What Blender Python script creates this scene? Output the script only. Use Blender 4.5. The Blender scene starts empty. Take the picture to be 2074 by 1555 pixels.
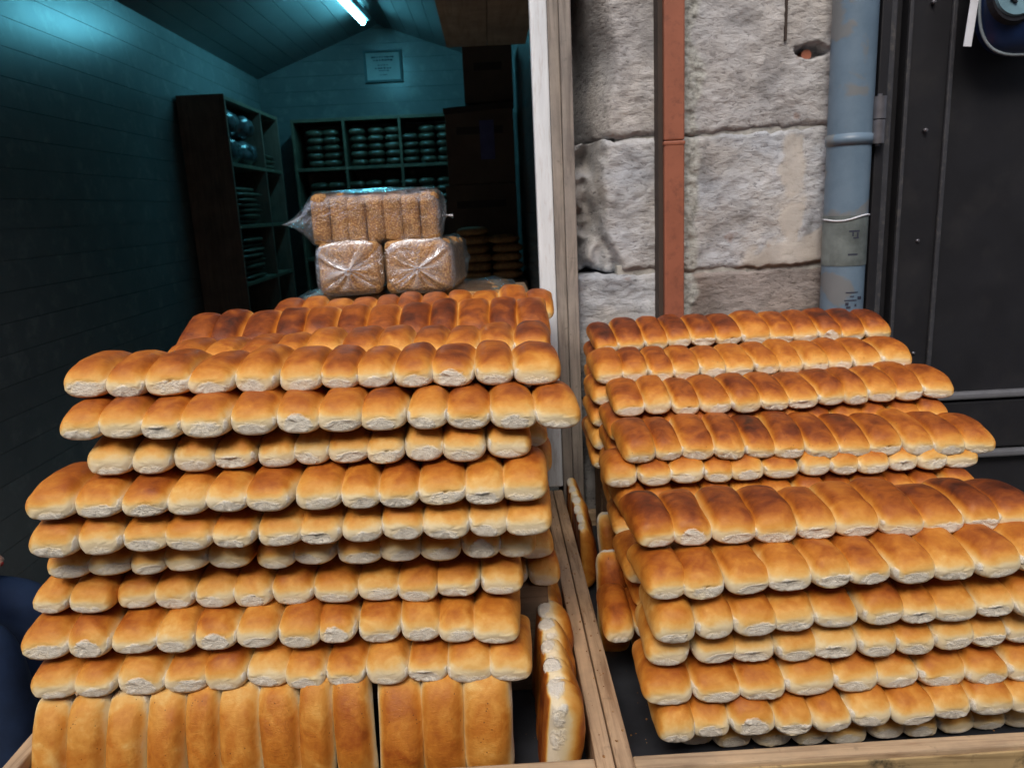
import bpy, bmesh, math, random
from mathutils import Vector, Matrix, noise
R = math.radians
scene = bpy.context.scene
COL = scene.collection

# ------------------------------------------------------------------ camera
EYE = Vector((0, 0, 1.55))
PITCH, ROLL, YAW = R(13.0), R(2.8), R(-1.1)
FPX, PW, PH = 1557.0, 2074.0, 1555.0
def cam_axes():
    fwd = Vector((0, math.cos(PITCH), -math.sin(PITCH)))
    right = Vector((1, 0, 0)); down = Vector((0, -math.sin(PITCH), -math.cos(PITCH)))
    r2 = math.cos(ROLL)*right + math.sin(ROLL)*down
    d2 = -math.sin(ROLL)*right + math.cos(ROLL)*down
    Rz = Matrix.Rotation(YAW, 3, 'Z')
    return Rz@r2, Rz@d2, Rz@fwd
RT, DN, FW = cam_axes()
cd = bpy.data.cameras.new('camera'); cam = bpy.data.objects.new('camera', cd); COL.objects.link(cam)
cd.sensor_fit = 'HORIZONTAL'; cd.sensor_width = 36.0; cd.lens = FPX/PW*36.0
cd.clip_start = .02; cd.clip_end = 500
cd.dof.use_dof = True; cd.dof.focus_distance = 1.2; cd.dof.aperture_fstop = 9.0
cam.matrix_world = Matrix(((RT.x, -DN.x, -FW.x, EYE.x), (RT.y, -DN.y, -FW.y, EYE.y), (RT.z, -DN.z, -FW.z, EYE.z), (0, 0, 0, 1)))
scene.camera = cam
def ray(px, py):
    return RT*((px-PW/2)/FPX) + DN*((py-PH/2)/FPX) + FW
def atY(px, py, Y):
    d = ray(px, py); return EYE + d*(Y/d.y)
def atZ(px, py, Z):
    d = ray(px, py); return EYE + d*((Z-EYE.z)/d.z)

# ------------------------------------------------------------------ world, sun, exposure
SUN_EL, SUN_AZ = R(49), R(196)          # azimuth of the sun: behind the camera, a little to its left
w = bpy.data.worlds.new('World'); scene.world = w; w.use_nodes = True
nt = w.node_tree; bg = nt.nodes['Background']
sky = nt.nodes.new('ShaderNodeTexSky'); sky.sky_type = 'NISHITA'; sky.sun_disc = False
sky.sun_elevation = SUN_EL; sky.sun_rotation = SUN_AZ; sky.dust_density = 4.0; sky.air_density = 1.0; sky.ozone_density = 1.0
nt.links.new(sky.outputs[0], bg.inputs[0]); bg.inputs[1].default_value = 0.14
sl = bpy.data.lights.new('sun', 'SUN'); sl.energy = 1.5; sl.angle = R(24); sl.color = (1.0, .93, .84)
so = bpy.data.objects.new('sun', sl); COL.objects.link(so)
sd = Vector((math.sin(SUN_AZ)*math.cos(SUN_EL), math.cos(SUN_AZ)*math.cos(SUN_EL), math.sin(SUN_EL)))
so.rotation_euler = (-sd).to_track_quat('-Z', 'Y').to_euler(); so.location = (0, -2, 8)
vs = scene.view_settings; vs.view_transform = 'Standard'; vs.look = 'None'; vs.gamma = 1.0; vs.exposure = 0.28
vs.use_curve_mapping = False
scene.render.engine = 'CYCLES'
scene.cycles.max_bounces = 6; scene.cycles.transparent_max_bounces = 12

# ------------------------------------------------------------------ helpers
rnd = random.Random(7)
def tag(o, label=None, cat=None, group=None, kind=None):
    if label: o['label'] = label
    if cat: o['category'] = cat
    if group: o['group'] = group
    if kind: o['kind'] = kind
    return o
def link(name, me, mat=None, parent=None, loc=None, rot=None):
    o = bpy.data.objects.new(name, me); COL.objects.link(o)
    if mat is not None and me is not None and not me.materials: me.materials.append(mat)
    if parent: o.parent = parent
    if loc is not None: o.location = loc
    if rot is not None: o.rotation_euler = rot
    return o
def empty(name, loc=(0, 0, 0), rot=(0, 0, 0)):
    o = bpy.data.objects.new(name, None); COL.objects.link(o); o.location = loc; o.rotation_euler = rot
    o.empty_display_size = .05
    return o
def bm_box(bm, x0, x1, y0, y1, z0, z1, bev=0.0, seg=2):
    r = bmesh.ops.create_cube(bm, size=1.0, matrix=Matrix.Translation(((x0+x1)/2, (y0+y1)/2, (z0+z1)/2)) @ Matrix.Diagonal((x1-x0, y1-y0, z1-z0, 1)))
    if bev > 0:
        es = set()
        for v in r['verts']: es.update(v.link_edges)
        bmesh.ops.bevel(bm, geom=list(es), offset=bev, segments=seg, affect='EDGES', profile=.5)
def mesh_of(bm, name, smooth=False):
    me = bpy.data.meshes.new(name); bm.to_mesh(me); bm.free()
    if smooth:
        for p in me.polygons: p.use_smooth = True
    return me
def box(name, x0, x1, y0, y1, z0, z1, mat, parent=None, bev=.002, smooth=False):
    cx, cy, cz = (x0+x1)/2, (y0+y1)/2, (z0+z1)/2
    bm = bmesh.new(); bm_box(bm, x0-cx, x1-cx, y0-cy, y1-cy, z0-cz, z1-cz, bev)
    o = link(name, mesh_of(bm, name, smooth), mat)
    if parent:
        o.parent = parent; o.location = Vector((cx, cy, cz)) - parent.location
    else: o.location = (cx, cy, cz)
    return o
def cyl(name, p0, p1, r, mat, parent=None, seg=24, r2=None, bev=0):
    p0, p1 = Vector(p0), Vector(p1); d = p1-p0
    bm = bmesh.new(); bmesh.ops.create_cone(bm, cap_ends=True, segments=seg, radius1=r, radius2=r if r2 is None else r2, depth=d.length)
    if bev:
        es = [e for e in bm.edges if len(e.link_faces) == 2 and any(len(f.verts) > 4 for f in e.link_faces)]
        bmesh.ops.bevel(bm, geom=es, offset=bev, segments=2, affect='EDGES')
    for e_ in bm.edges:
        if any(len(f.verts) > 4 for f in e_.link_faces): e_.smooth = False
    me = mesh_of(bm, name)
    for p in me.polygons: p.use_smooth = len(p.vertices) == 4
    o = link(name, me, mat)
    o.rotation_euler = d.to_track_quat('Z', 'Y').to_euler()
    o.location = (p0+p1)/2 - (parent.location if parent else Vector())
    if parent: o.parent = parent
    return o
def tube_mesh(name, pts, rad, seg=8):
    bm = bmesh.new(); rings = []
    pts = [Vector(p) for p in pts]
    for i, p in enumerate(pts):
        t = (pts[min(i+1, len(pts)-1)] - pts[max(i-1, 0)]).normalized()
        a = t.orthogonal().normalized() if i == 0 else (a - t*a.dot(t)).normalized()
        b = t.cross(a); r = rad[i] if isinstance(rad, (list, tuple)) else rad
        rings.append([bm.verts.new(p + (a*math.cos(k*2*math.pi/seg) + b*math.sin(k*2*math.pi/seg))*r) for k in range(seg)])
    for i in range(len(rings)-1):
        for k in range(seg):
            bm.faces.new((rings[i][k], rings[i][(k+1) % seg], rings[i+1][(k+1) % seg], rings[i+1][k]))
    bm.faces.new(rings[0][::-1]); bm.faces.new(rings[-1])
    return mesh_of(bm, name, True)
def sstep(a, b, x):
    if a == b: return float(x >= a)
    t = max(0., min(1., (x-a)/(b-a))); return t*t*(3-2*t)
def fbm(v, oct=4, lac=2.1, gain=.5):
    s, a, f = 0., 1., 1.
    for _ in range(oct):
        s += a*noise.noise(Vector(v)*f); a *= gain; f *= lac
    return s

# ------------------------------------------------------------------ materials
def new_mat(name):
    m = bpy.data.materials.new(name); m.use_nodes = True
    n = m.node_tree.nodes; return m, n, m.node_tree.links, n['Principled BSDF']
def ramp(n, stops, interp='LINEAR'):
    r = n.new('ShaderNodeValToRGB'); cr = r.color_ramp; cr.interpolation = interp
    while len(cr.elements) > 1: cr.elements.remove(cr.elements[-1])
    cr.elements[0].position = stops[0][0]; cr.elements[0].color = (*stops[0][1], 1)
    for p, c in stops[1:]:
        e = cr.elements.new(p); e.color = (*c, 1)
    return r
def noise_tex(n, l, scale, detail=4, rough=.55, vec=None, dist=0.):
    t = n.new('ShaderNodeTexNoise'); t.inputs['Scale'].default_value = scale; t.inputs['Detail'].default_value = detail
    t.inputs['Roughness'].default_value = rough; t.inputs['Distortion'].default_value = dist
    if vec is not None: l.new(vec, t.inputs['Vector'])
    return t
def math_n(n, l, op, a, b=None, clamp=False):
    m = n.new('ShaderNodeMath'); m.operation = op; m.use_clamp = clamp
    for i, v in enumerate((a, b)):
        if v is None: continue
        if isinstance(v, (int, float)): m.inputs[i].default_value = v
        else: l.new(v, m.inputs[i])
    return m.outputs[0]
def mixc(n, l, fac, a, b, mode='MIX'):
    m = n.new('ShaderNodeMix'); m.data_type = 'RGBA'; m.blend_type = mode
    for s, v in ((m.inputs[0], fac), (m.inputs[6], a), (m.inputs[7], b)):
        if isinstance(v, (int, float)): s.default_value = v
        elif isinstance(v, tuple): s.default_value = (*v, 1)
        else: l.new(v, s)
    return m.outputs[2]
def obj_vec(n, l, scale=(1, 1, 1), random_shift=True, coord='Object'):
    tc = n.new('ShaderNodeTexCoord'); mp = n.new('ShaderNodeMapping'); mp.inputs['Scale'].default_value = scale
    l.new(tc.outputs[coord], mp.inputs['Vector'])
    if random_shift:
        oi = n.new('ShaderNodeObjectInfo'); cx = n.new('ShaderNodeCombineXYZ')
        for i, k in enumerate((37.1, 53.3, 71.7)): l.new(math_n(n, l, 'MULTIPLY', oi.outputs['Random'], k), cx.inputs[i])
        l.new(cx.outputs[0], mp.inputs['Location'])
    return mp.outputs[0]
def bump(n, l, h, strength, dist=.002, norm=None):
    b = n.new('ShaderNodeBump'); b.inputs['Strength'].default_value = strength; b.inputs['Distance'].default_value = dist
    l.new(h, b.inputs['Height'])
    if norm is not None: l.new(norm, b.inputs['Normal'])
    return b.outputs[0]

def mat_simple(name, col, rough=.6, var=.15, scale=12, bmp=.2, metallic=0., stretch=(1, 1, 1), spec=.4, dirt=None, dirt_amt=.5, dirt_scale=4):
    m, n, l, p = new_mat(name)
    v = obj_vec(n, l, stretch)
    t = noise_tex(n, l, scale, 6, .6, v)
    dark = tuple(c*(1-var*2) for c in col); lite = tuple(min(1, c*(1+var)) for c in col)
    r = ramp(n, [(.3, dark), (.7, lite)]); l.new(t.outputs[0], r.inputs[0])
    c = r.outputs[0]
    if dirt:
        t2 = noise_tex(n, l, dirt_scale, 8, .7, v)
        rr = ramp(n, [(.52, (0, 0, 0)), (.68, (1, 1, 1))]); l.new(t2.outputs[0], rr.inputs[0])
        c = mixc(n, l, math_n(n, l, 'MULTIPLY', rr.outputs[0], dirt_amt), c, dirt)
    l.new(c, p.inputs['Base Color'])
    p.inputs['Roughness'].default_value = rough; p.inputs['Metallic'].default_value = metallic; p.inputs['Specular IOR Level'].default_value = spec
    t3 = noise_tex(n, l, scale*6, 5, .6, v)
    l.new(bump(n, l, t3.outputs[0], bmp, .001), p.inputs['Normal'])
    return m

def make_bread():
    m, n, l, p = new_mat('bread')
    oi = n.new('ShaderNodeObjectInfo'); sep = n.new('ShaderNodeSeparateColor'); l.new(oi.outputs['Color'], sep.inputs[0])
    a = n.new('ShaderNodeAttribute'); a.attribute_name = 'bake'
    tn = n.new('ShaderNodeAttribute'); tn.attribute_name = 'torn'
    v = obj_vec(n, l)
    lo = noise_tex(n, l, 28, 3, .5, v, .6)
    mid = noise_tex(n, l, 110, 4, .6, v, .3)
    # bake * (0.6 + tone) + noise
    k = math_n(n, l, 'ADD', sep.outputs[0], .15)
    rv = math_n(n, l, 'MULTIPLY', math_n(n, l, 'SUBTRACT', oi.outputs['Random'], .5), .20)
    k = math_n(n, l, 'ADD', k, rv)
    b = math_n(n, l, 'MULTIPLY', a.outputs['Fac'], k)
    d = math_n(n, l, 'MULTIPLY', math_n(n, l, 'SUBTRACT', lo.outputs[0], .5), .58)
    d2 = math_n(n, l, 'MULTIPLY', math_n(n, l, 'SUBTRACT', mid.outputs[0], .5), .2)
    d = math_n(n, l, 'MULTIPLY', math_n(n, l, 'ADD', d, d2), math_n(n, l, 'MULTIPLY', a.outputs['Fac'], 1.3, True))
    b = math_n(n, l, 'ADD', b, d, True)
    cr = ramp(n, [(0, (.78, .69, .52)), (.10, (.79, .64, .37)), (.20, (.76, .47, .15)), (.33, (.66, .305, .055)), (.47, (.52, .185, .023)), (.62, (.36, .097, .013)), (.78, (.185, .040, .008)), (.93, (.075, .017, .006)), (1, (.04, .012, .006))])
    l.new(b, cr.inputs[0])
    # crumb
    cn = noise_tex(n, l, 420, 6, .7, v)
    cc = ramp(n, [(.22, (.50, .43, .33)), (.36, (.80, .74, .62)), (.7, (.90, .86, .76))]); l.new(cn.outputs[0], cc.inputs[0])
    tf = math_n(n, l, 'ADD', tn.outputs['Fac'], math_n(n, l, 'MULTIPLY', math_n(n, l, 'SUBTRACT', mid.outputs[0], .5), .9))
    tr = ramp(n, [(.26, (0, 0, 0)), (.72, (1, 1, 1))]); l.new(tf, tr.inputs[0])
    c = mixc(n, l, tr.outputs[0], cr.outputs[0], cc.outputs[0])
    # dark specks (seed-like burnt flecks), gated per slab
    vo = n.new('ShaderNodeTexVoronoi'); vo.inputs['Scale'].default_value = 170; l.new(v, vo.inputs['Vector'])
    sp = math_n(n, l, 'LESS_THAN', vo.outputs['Distance'], .17)
    clus = noise_tex(n, l, 60, 2, .5, v)
    sp = math_n(n, l, 'MULTIPLY', sp, math_n(n, l, 'GREATER_THAN', clus.outputs[0], .6))
    sp = math_n(n, l, 'MULTIPLY', math_n(n, l, 'MULTIPLY', sp, sep.outputs[1]), math_n(n, l, 'GREATER_THAN', b, .2))
    c = mixc(n, l, math_n(n, l, 'MULTIPLY', sp, .75), c, (.08, .03, .012))
    l.new(c, p.inputs['Base Color'])
    rr = n.new('ShaderNodeMapRange'); rr.inputs[1].default_value = .1; rr.inputs[2].default_value = .6; rr.inputs[3].default_value = .70; rr.inputs[4].default_value = .47
    l.new(b, rr.inputs[0])
    l.new(mixc(n, l, tr.outputs[0], rr.outputs[0], (.95, .95, .95)), p.inputs['Roughness'])
    p.inputs['Specular IOR Level'].default_value = .30
    # relief
    wv = obj_vec(n, l, (1, 2.4, 1))
    wr = noise_tex(n, l, 150, 4, .6, wv, .8)
    bl = n.new('ShaderNodeTexVoronoi'); bl.inputs['Scale'].default_value = 120; l.new(v, bl.inputs['Vector'])
    blis = ramp(n, [(0, (1, 1, 1)), (.22, (0, 0, 0))]); l.new(bl.outputs['Distance'], blis.inputs[0])
    hh = math_n(n, l, 'ADD', wr.outputs[0], math_n(n, l, 'MULTIPLY', math_n(n, l, 'MULTIPLY', blis.outputs[0], math_n(n, l, 'GREATER_THAN', clus.outputs[0], .53)), .45))
    n1 = bump(n, l, math_n(n, l, 'MULTIPLY', hh, sep.outputs[2]), .6, .0022)
    cn2 = noise_tex(n, l, 190, 4, .65, obj_vec(n, l, (1, 1, 2.2)), .8)
    n2 = bump(n, l, math_n(n, l, 'MULTIPLY', math_n(n, l, 'ADD', cn.outputs[0], math_n(n, l, 'MULTIPLY', cn2.outputs[0], 1.5)), tr.outputs[0]), .8, .0022, n1)
    l.new(n2, p.inputs['Normal'])
    return m
M = {}
M['bread'] = make_bread()

def make_wood(name, base, dark, scale=1., axis=1, rough=.7, stain=0., stain_col=(.03, .028, .02)):
    m, n, l, p = new_mat(name)
    st = [26, 26, 26]; st[axis] = 1.6
    v = obj_vec(n, l, tuple(s*scale for s in st))
    t = noise_tex(n, l, 2.2, 6, .65, v, 1.2)
    r = ramp(n, [(.30, dark), (.52, base), (.75, tuple(min(1, c*1.18) for c in base))]); l.new(t.outputs[0], r.inputs[0])
    v2 = obj_vec(n, l, (1, 1, 1)); t2 = noise_tex(n, l, 7, 6, .65, v2)
    rr = ramp(n, [(.35, (.72, .72, .74)), (.65, (1.06, 1.03, 1.0))]); l.new(t2.outputs[0], rr.inputs[0])
    c = mixc(n, l, 1.0, r.outputs[0], rr.outputs[0], 'MULTIPLY')
    # scattered small dark marks
    t4 = noise_tex(n, l, 55, 3, .5, v2); mk = ramp(n, [(.66, (0, 0, 0)), (.74, (1, 1, 1))]); l.new(t4.outputs[0], mk.inputs[0])
    c = mixc(n, l, math_n(n, l, 'MULTIPLY', mk.outputs[0], .4), c, tuple(x*.3 for x in base))
    if stain:
        t3 = noise_tex(n, l, 9, 7, .7, v2); sr = ramp(n, [(.5, (0, 0, 0)), (.6, (1, 1, 1))]); l.new(t3.outputs[0], sr.inputs[0])
        c = mixc(n, l, math_n(n, l, 'MULTIPLY', sr.outputs[0], stain), c, stain_col)
    l.new(c, p.inputs['Base Color']); p.inputs['Roughness'].default_value = rough; p.inputs['Specular IOR Level'].default_value = .25
    l.new(bump(n, l, t.outputs[0], .35, .0012), p.inputs['Normal'])
    return m
M['crate'] = make_wood('crate_wood', (.52, .37, .235), (.27, .17, .10), axis=1)
M['crate_x'] = make_wood('crate_wood_rail', (.56, .41, .26), (.30, .19, .11), axis=0)
M['crate_face'] = make_wood('crate_wood_stained', (.50, .36, .18), (.25, .16, .07), axis=0, stain=.95)
M['post'] = make_wood('post_wood', (.32, .29, .26), (.17, .15, .135), axis=2)
M['ply'] = make_wood('soffit_ply', (.40, .32, .23), (.30, .23, .16), axis=1, scale=.5)
M['dark_wood'] = make_wood('cabinet_wood', (.16, .11, .085), (.10, .07, .05), axis=2, rough=.5)
M['shelf_wood'] = make_wood('shelf_wood', (.13, .11, .075), (.08, .065, .045), axis=0, rough=.5)
M['table'] = make_wood('table_wood', (.22, .16, .11), (.12, .08, .05), axis=0)
M['white_trim'] = mat_simple('white_trim', (.72, .77, .82), .45, .08, 9, .1, stretch=(4, 4, .5), dirt=(.30, .22, .18), dirt_amt=.35, dirt_scale=30)
M['plank'] = mat_simple('painted_plank', (.125, .135, .135), .27, .06, 5, .08, stretch=(1, 1, 1), dirt=(.25, .25, .24), dirt_amt=.35, dirt_scale=9, spec=.5)
M['ceil'] = mat_simple('ceiling_plank', (.13, .135, .135), .34, .06, 5, .08)
M['floor'] = mat_simple('shop_floor', (.22, .23, .23), .5, .15, 6, .2, dirt=(.08, .08, .08), dirt_scale=3)
M['street'] = mat_simple('street', (.16, .155, .15), .85, .2, 5, .4, dirt=(.07, .07, .07), dirt_scale=2)
M['plaster'] = mat_simple('plaster', (.42, .39, .35), .9, .12, 1.2, .3)
M['brown_metal'] = mat_simple('brown_paint', (.30, .105, .062), .5, .07, 14, .05, dirt=(.10, .04, .03), dirt_amt=.5, dirt_scale=30)
M['door'] = mat_simple('door_paint', (.015, .0155, .019), .42, .12, 8, .06, dirt=(.030, .029, .030), dirt_amt=.5, dirt_scale=7)
M['door_edge'] = mat_simple('door_edge_paint', (.040, .042, .050), .45, .12, 20, .1, dirt=(.16, .15, .13), dirt_amt=.35, dirt_scale=60)
M['steel'] = mat_simple('hinge_steel', (.20, .20, .225), .38, .12, 30, .1, metallic=.7)
M['sheet'] = mat_simple('dark_sheet', (.035, .039, .048), .42, .2, 12, .1)
M['cardboard'] = mat_simple('dark_cardboard', (.13, .085, .06), .8, .1, 8, .1)
M['card2'] = mat_simple('cardboard_flap', (.05, .035, .028), .8, .1, 8, .1)
M['print_blue'] = mat_simple('print_blue', (.10, .10, .24), .7, .1, 20, .05)
M['denim'] = mat_simple('navy_cloth', (.014, .035, .095), .85, .25, 5, .5)
M['red'] = mat_simple('red_knit', (.38, .035, .03), .9, .15, 30, .5)
M['skin'] = mat_simple('skin', (.48, .28, .20), .5, .06, 18, .1)
M['hair'] = mat_simple('hair', (.03, .02, .015), .6, .2, 60, .4, stretch=(1, 1, .2))
M['ink'] = mat_simple('ink', (.03, .035, .06), .6, .1, 20, .0)
M['bag_blue'] = mat_simple('bag_nylon', (.008, .022, .075), .32, .2, 8, .15)
M['bag_teal'] = mat_simple('bag_patch', (.16, .29, .36), .45, .15, 25, .2)
M['bag_trim'] = mat_simple('bag_piping', (.30, .36, .40), .4, .05, 20, .05)
M['bag_black'] = mat_simple('bag_lining', (.006, .007, .012), .6, .1, 20, .05)
M['strap'] = mat_simple('white_strap', (.62, .65, .72), .6, .06, 30, .2)
M['mortar'] = mat_simple('mortar', (.42, .42, .40), .95, .22, 50, .8, dirt=(.15, .16, .14), dirt_scale=25)
M['smear'] = mat_simple('mortar_smear', (.50, .45, .38), .9, .10, 25, .5)
M['frame_teal'] = mat_simple('sign_frame', (.05, .09, .10), .5, .05, 20, .05)
M['paper'] = mat_simple('sign_paper', (.42, .48, .48), .6, .04, 20, .02)
M['tape'] = mat_simple('pipe_tape', (.15, .18, .18), .4, .3, 14, .3, dirt=(.06, .07, .07), dirt_scale=10)
def pipe_blue():
    m, n, l, p = new_mat('pipe_blue_paint')
    v = obj_vec(n, l); t = noise_tex(n, l, 10, 7, .65, v)
    r = ramp(n, [(.3, (.095, .15, .21)), (.6, (.13, .195, .265))]); l.new(t.outputs[0], r.inputs[0])
    t2 = noise_tex(n, l, 6.5, 5, .55, v, .4); rr = ramp(n, [(.55, (0, 0, 0)), (.59, (1, 1, 1))]); l.new(t2.outputs[0], rr.inputs[0])
    c = mixc(n, l, math_n(n, l, 'MULTIPLY', rr.outputs[0], .75), r.outputs[0], (.17, .17, .165))
    l.new(c, p.inputs['Base Color']); p.inputs['Roughness'].default_value = .42
    l.new(bump(n, l, rr.outputs[0], .3, .0006), p.inputs['Normal'])
    return m
M['pipe'] = pipe_blue()

def make_stone(name, warm, cool, dark):
    m, n, l, p = new_mat(name)
    v = obj_vec(n, l)
    t = noise_tex(n, l, 9, 8, .62, v, .5); t2 = noise_tex(n, l, 3.5, 4, .6, v)
    r = ramp(n, [(.40, warm), (.62, cool)]); l.new(t2.outputs[0], r.inputs[0])
    r2 = ramp(n, [(.28, (.50, .50, .50)), (.5, (.95, .95, .95)), (.72, (1.25, 1.24, 1.22))]); l.new(t.outputs[0], r2.inputs[0])
    c = mixc(n, l, 1., r.outputs[0], r2.outputs[0], 'MULTIPLY')
    vs_ = obj_vec(n, l, (1, 1, 2.0))
    t3 = noise_tex(n, l, 60, 6, .62, vs_, .5); pit = ramp(n, [(.35, (1, 1, 1)), (.42, (0, 0, 0))]); l.new(t3.outputs[0], pit.inputs[0])
    c = mixc(n, l, math_n(n, l, 'MULTIPLY', pit.outputs[0], .65), c, dark)
    rs = noise_tex(n, l, 14, 3, .5, v); rust = ramp(n, [(.70, (0, 0, 0)), (.76, (1, 1, 1))]); l.new(rs.outputs[0], rust.inputs[0])
    c = mixc(n, l, math_n(n, l, 'MULTIPLY', rust.outputs[0], .6), c, (.20, .115, .08))
    sa = n.new('ShaderNodeAttribute'); sa.attribute_name = 'smear'; fa = n.new('ShaderNodeAttribute'); fa.attribute_name = 'fill'
    fr_ = ramp(n, [(.3, (.20, .205, .19)), (.5, (.40, .41, .39)), (.72, (.52, .53, .52))]); l.new(noise_tex(n, l, 75, 5, .65, v).outputs[0], fr_.inputs[0])
    c = mixc(n, l, fa.outputs['Fac'], c, fr_.outputs[0])
    sr_ = ramp(n, [(.3, (.42, .375, .32)), (.7, (.52, .48, .42))]); l.new(t.outputs[0], sr_.inputs[0])
    c = mixc(n, l, math_n(n, l, 'MULTIPLY', sa.outputs['Fac'], .6), c, sr_.outputs[0])
    l.new(c, p.inputs['Base Color']); p.inputs['Roughness'].default_value = .95; p.inputs['Specular IOR Level'].default_value = .15
    t5 = noise_tex(n, l, 260, 4, .6, v)
    b1 = bump(n, l, math_n(n, l, 'MULTIPLY', t3.outputs[0], math_n(n, l, 'SUBTRACT', 1., math_n(n, l, 'MULTIPLY', sa.outputs['Fac'], .8))), .8, .007); b2 = bump(n, l, t5.outputs[0], .4, .0015, b1)
    l.new(b2, p.inputs['Normal'])
    return m
M['stone_a'] = make_stone('stone_warm', (.41, .395, .385), (.46, .465, .485), (.14, .13, .13))
M['stone_b'] = make_stone('stone_cool', (.44, .425, .41), (.43, .46, .51), (.14, .14, .15))
M['stone_c'] = make_stone('stone_brown', (.27, .225, .20), (.30, .27, .26), (.10, .085, .075))

def make_film():
    m, n, l, p = new_mat('plastic_film')
    out = n['Material Output']; n.remove(p)
    tr = n.new('ShaderNodeBsdfTransparent'); gl = n.new('ShaderNodeBsdfGlossy'); gl.inputs['Roughness'].default_value = .16
    gl.inputs['Color'].default_value = (.95, .97, 1, 1)
    df = n.new('ShaderNodeBsdfDiffuse'); df.inputs['Color'].default_value = (.80, .82, .88, 1)
    v = obj_vec(n, l, (1, 1, 1)); t = noise_tex(n, l, 22, 5, .6, v, 2.0); t2 = noise_tex(n, l, 70, 3, .5, v, 1.0)
    nb = bump(n, l, math_n(n, l, 'ADD', t.outputs[0], math_n(n, l, 'MULTIPLY', t2.outputs[0], .25)), 1.0, .008)
    l.new(nb, gl.inputs['Normal'])
    fr = n.new('ShaderNodeFresnel'); fr.inputs['IOR'].default_value = 1.5; l.new(nb, fr.inputs['Normal'])
    pl = n.new('ShaderNodeAttribute'); pl.attribute_name = 'pleat'
    cr = ramp(n, [(.56, (0, 0, 0)), (.62, (.5, .5, .5)), (.66, (0, 0, 0))]); l.new(t.outputs[0], cr.inputs[0])
    haze_f = math_n(n, l, 'ADD', math_n(n, l, 'ADD', math_n(n, l, 'MULTIPLY', pl.outputs['Fac'], .7), .02), math_n(n, l, 'MULTIPLY', cr.outputs[0], .10), True)
    m1 = n.new('ShaderNodeMixShader'); l.new(haze_f, m1.inputs[0]); l.new(tr.outputs[0], m1.inputs[1]); l.new(df.outputs[0], m1.inputs[2])
    m2 = n.new('ShaderNodeMixShader'); l.new(math_n(n, l, 'MULTIPLY', fr.outputs[0], .75, True), m2.inputs[0]); l.new(m1.outputs[0], m2.inputs[1]); l.new(gl.outputs[0], m2.inputs[2])
    l.new(m2.outputs[0], out.inputs['Surface'])
    return m
M['film'] = make_film()
def make_rusk():
    m, n, l, p = new_mat('sesame_rusk')
    v = obj_vec(n, l); vo = n.new('ShaderNodeTexVoronoi'); vo.inputs['Scale'].default_value = 230; l.new(v, vo.inputs['Vector'])
    t = noise_tex(n, l, 30, 5, .6, v)
    r = ramp(n, [(.12, (.66, .44, .19)), (.35, (.50, .28, .10)), (.6, (.30, .145, .05))]); l.new(vo.outputs['Distance'], r.inputs[0])
    r2 = ramp(n, [(.3, (.62, .6, .55)), (.7, (1.15, 1.1, 1.05))]); l.new(t.outputs[0], r2.inputs[0])
    l.new(mixc(n, l, 1., r.outputs[0], r2.outputs[0], 'MULTIPLY'), p.inputs['Base Color'])
    p.inputs['Roughness'].default_value = .7
    iv = math_n(n, l, 'SUBTRACT', 1., vo.outputs['Distance']); l.new(bump(n, l, iv, .8, .003), p.inputs['Normal'])
    return m
M['rusk'] = make_rusk()
def emit(name, col, st):
    m, n, l, p = new_mat(name); p.inputs['Emission Color'].default_value = (*col, 1); p.inputs['Emission Strength'].default_value = st
    p.inputs['Base Color'].default_value = (.8, .8, .8, 1)
    return m
M['tube'] = emit('fluorescent_tube', (.15, .70, .92), 62.0)
M['pack'] = mat_simple('wrapped_bread', (.10, .078, .052), .35, .4, 18, .6, spec=.5)
M['pack2'] = mat_simple('clear_wrap_pack', (.10, .11, .12), .2, .5, 14, 1., spec=.9)

# ------------------------------------------------------------------ ground and street
bm = bmesh.new(); bmesh.ops.create_grid(bm, x_segments=2, y_segments=2, size=60)
tag(link('ground', mesh_of(bm, 'ground'), M['street']), kind='structure')
fl = box('shop_floor', -1.95, .22, 2.1, 7.25, -.05, .03, M['floor'], bev=0); tag(fl, kind='structure')
# unseen house across the street behind the camera, height set to limit sky light
ob = empty('unseen_opposite_house', (0, -3.2, 0)); tag(ob, 'unseen plastered house front across the street, height set to limit sky light', 'house')
box('wall', -14, 14, -3.9, -3.2, 0, 5.0, M['plaster'], ob, 0)
for i in range(6):
    for z in (1.0, 3.3):
        box('window', -11+i*4, -9.9+i*4, -3.22, -3.17, z, z+1.5, M['door'], ob, .01)

# ------------------------------------------------------------------ shop room
XL, XR, YB, YF = -1.95, .205, 7.2, 2.16
ZL, ZRIDGE, XRIDGE, ZRR = 2.73, 3.13, -.87, 2.74
lw = box('wall_left', XL-.2, XL-.012, YF-.1, YB+.2, 0, 3.3, M['plank'], None, 0); tag(lw, kind='structure')
def plank_set(parent, mk, a0, a1, step):
    a = a0
    while a < a1:
        b = min(a+step, a1); mk(a, b, parent); a = b
plank_set(lw, lambda a, b, p: box('plank', XL-.011, XL+.0006*rnd.random(), YF-.1, YB, a+.002, b, M['plank'], p, 0), .09, ZL+.0, .122)
box('skirting', XL-.011, XL+.014, YF-.1, YB, .03, .09, M['floor'], lw, .003)
bw = box('wall_back', XL-.2, XR+.2, YB+.012, YB+.2, 0, 3.4, M['plank'], None, 0); tag(bw, kind='structure')
plank_set(bw, lambda a, b, p: box('plank', XL, XR, YB-.0006*rnd.random(), YB+.011, a+.002, b, M['plank'], p, 0), .05, 3.3, .122)
rw = box('wall_right', XR+.012, XR+.03, 2.17, YB+.2, 0, 3.3, M['plank'], None, 0); tag(rw, kind='structure')
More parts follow.
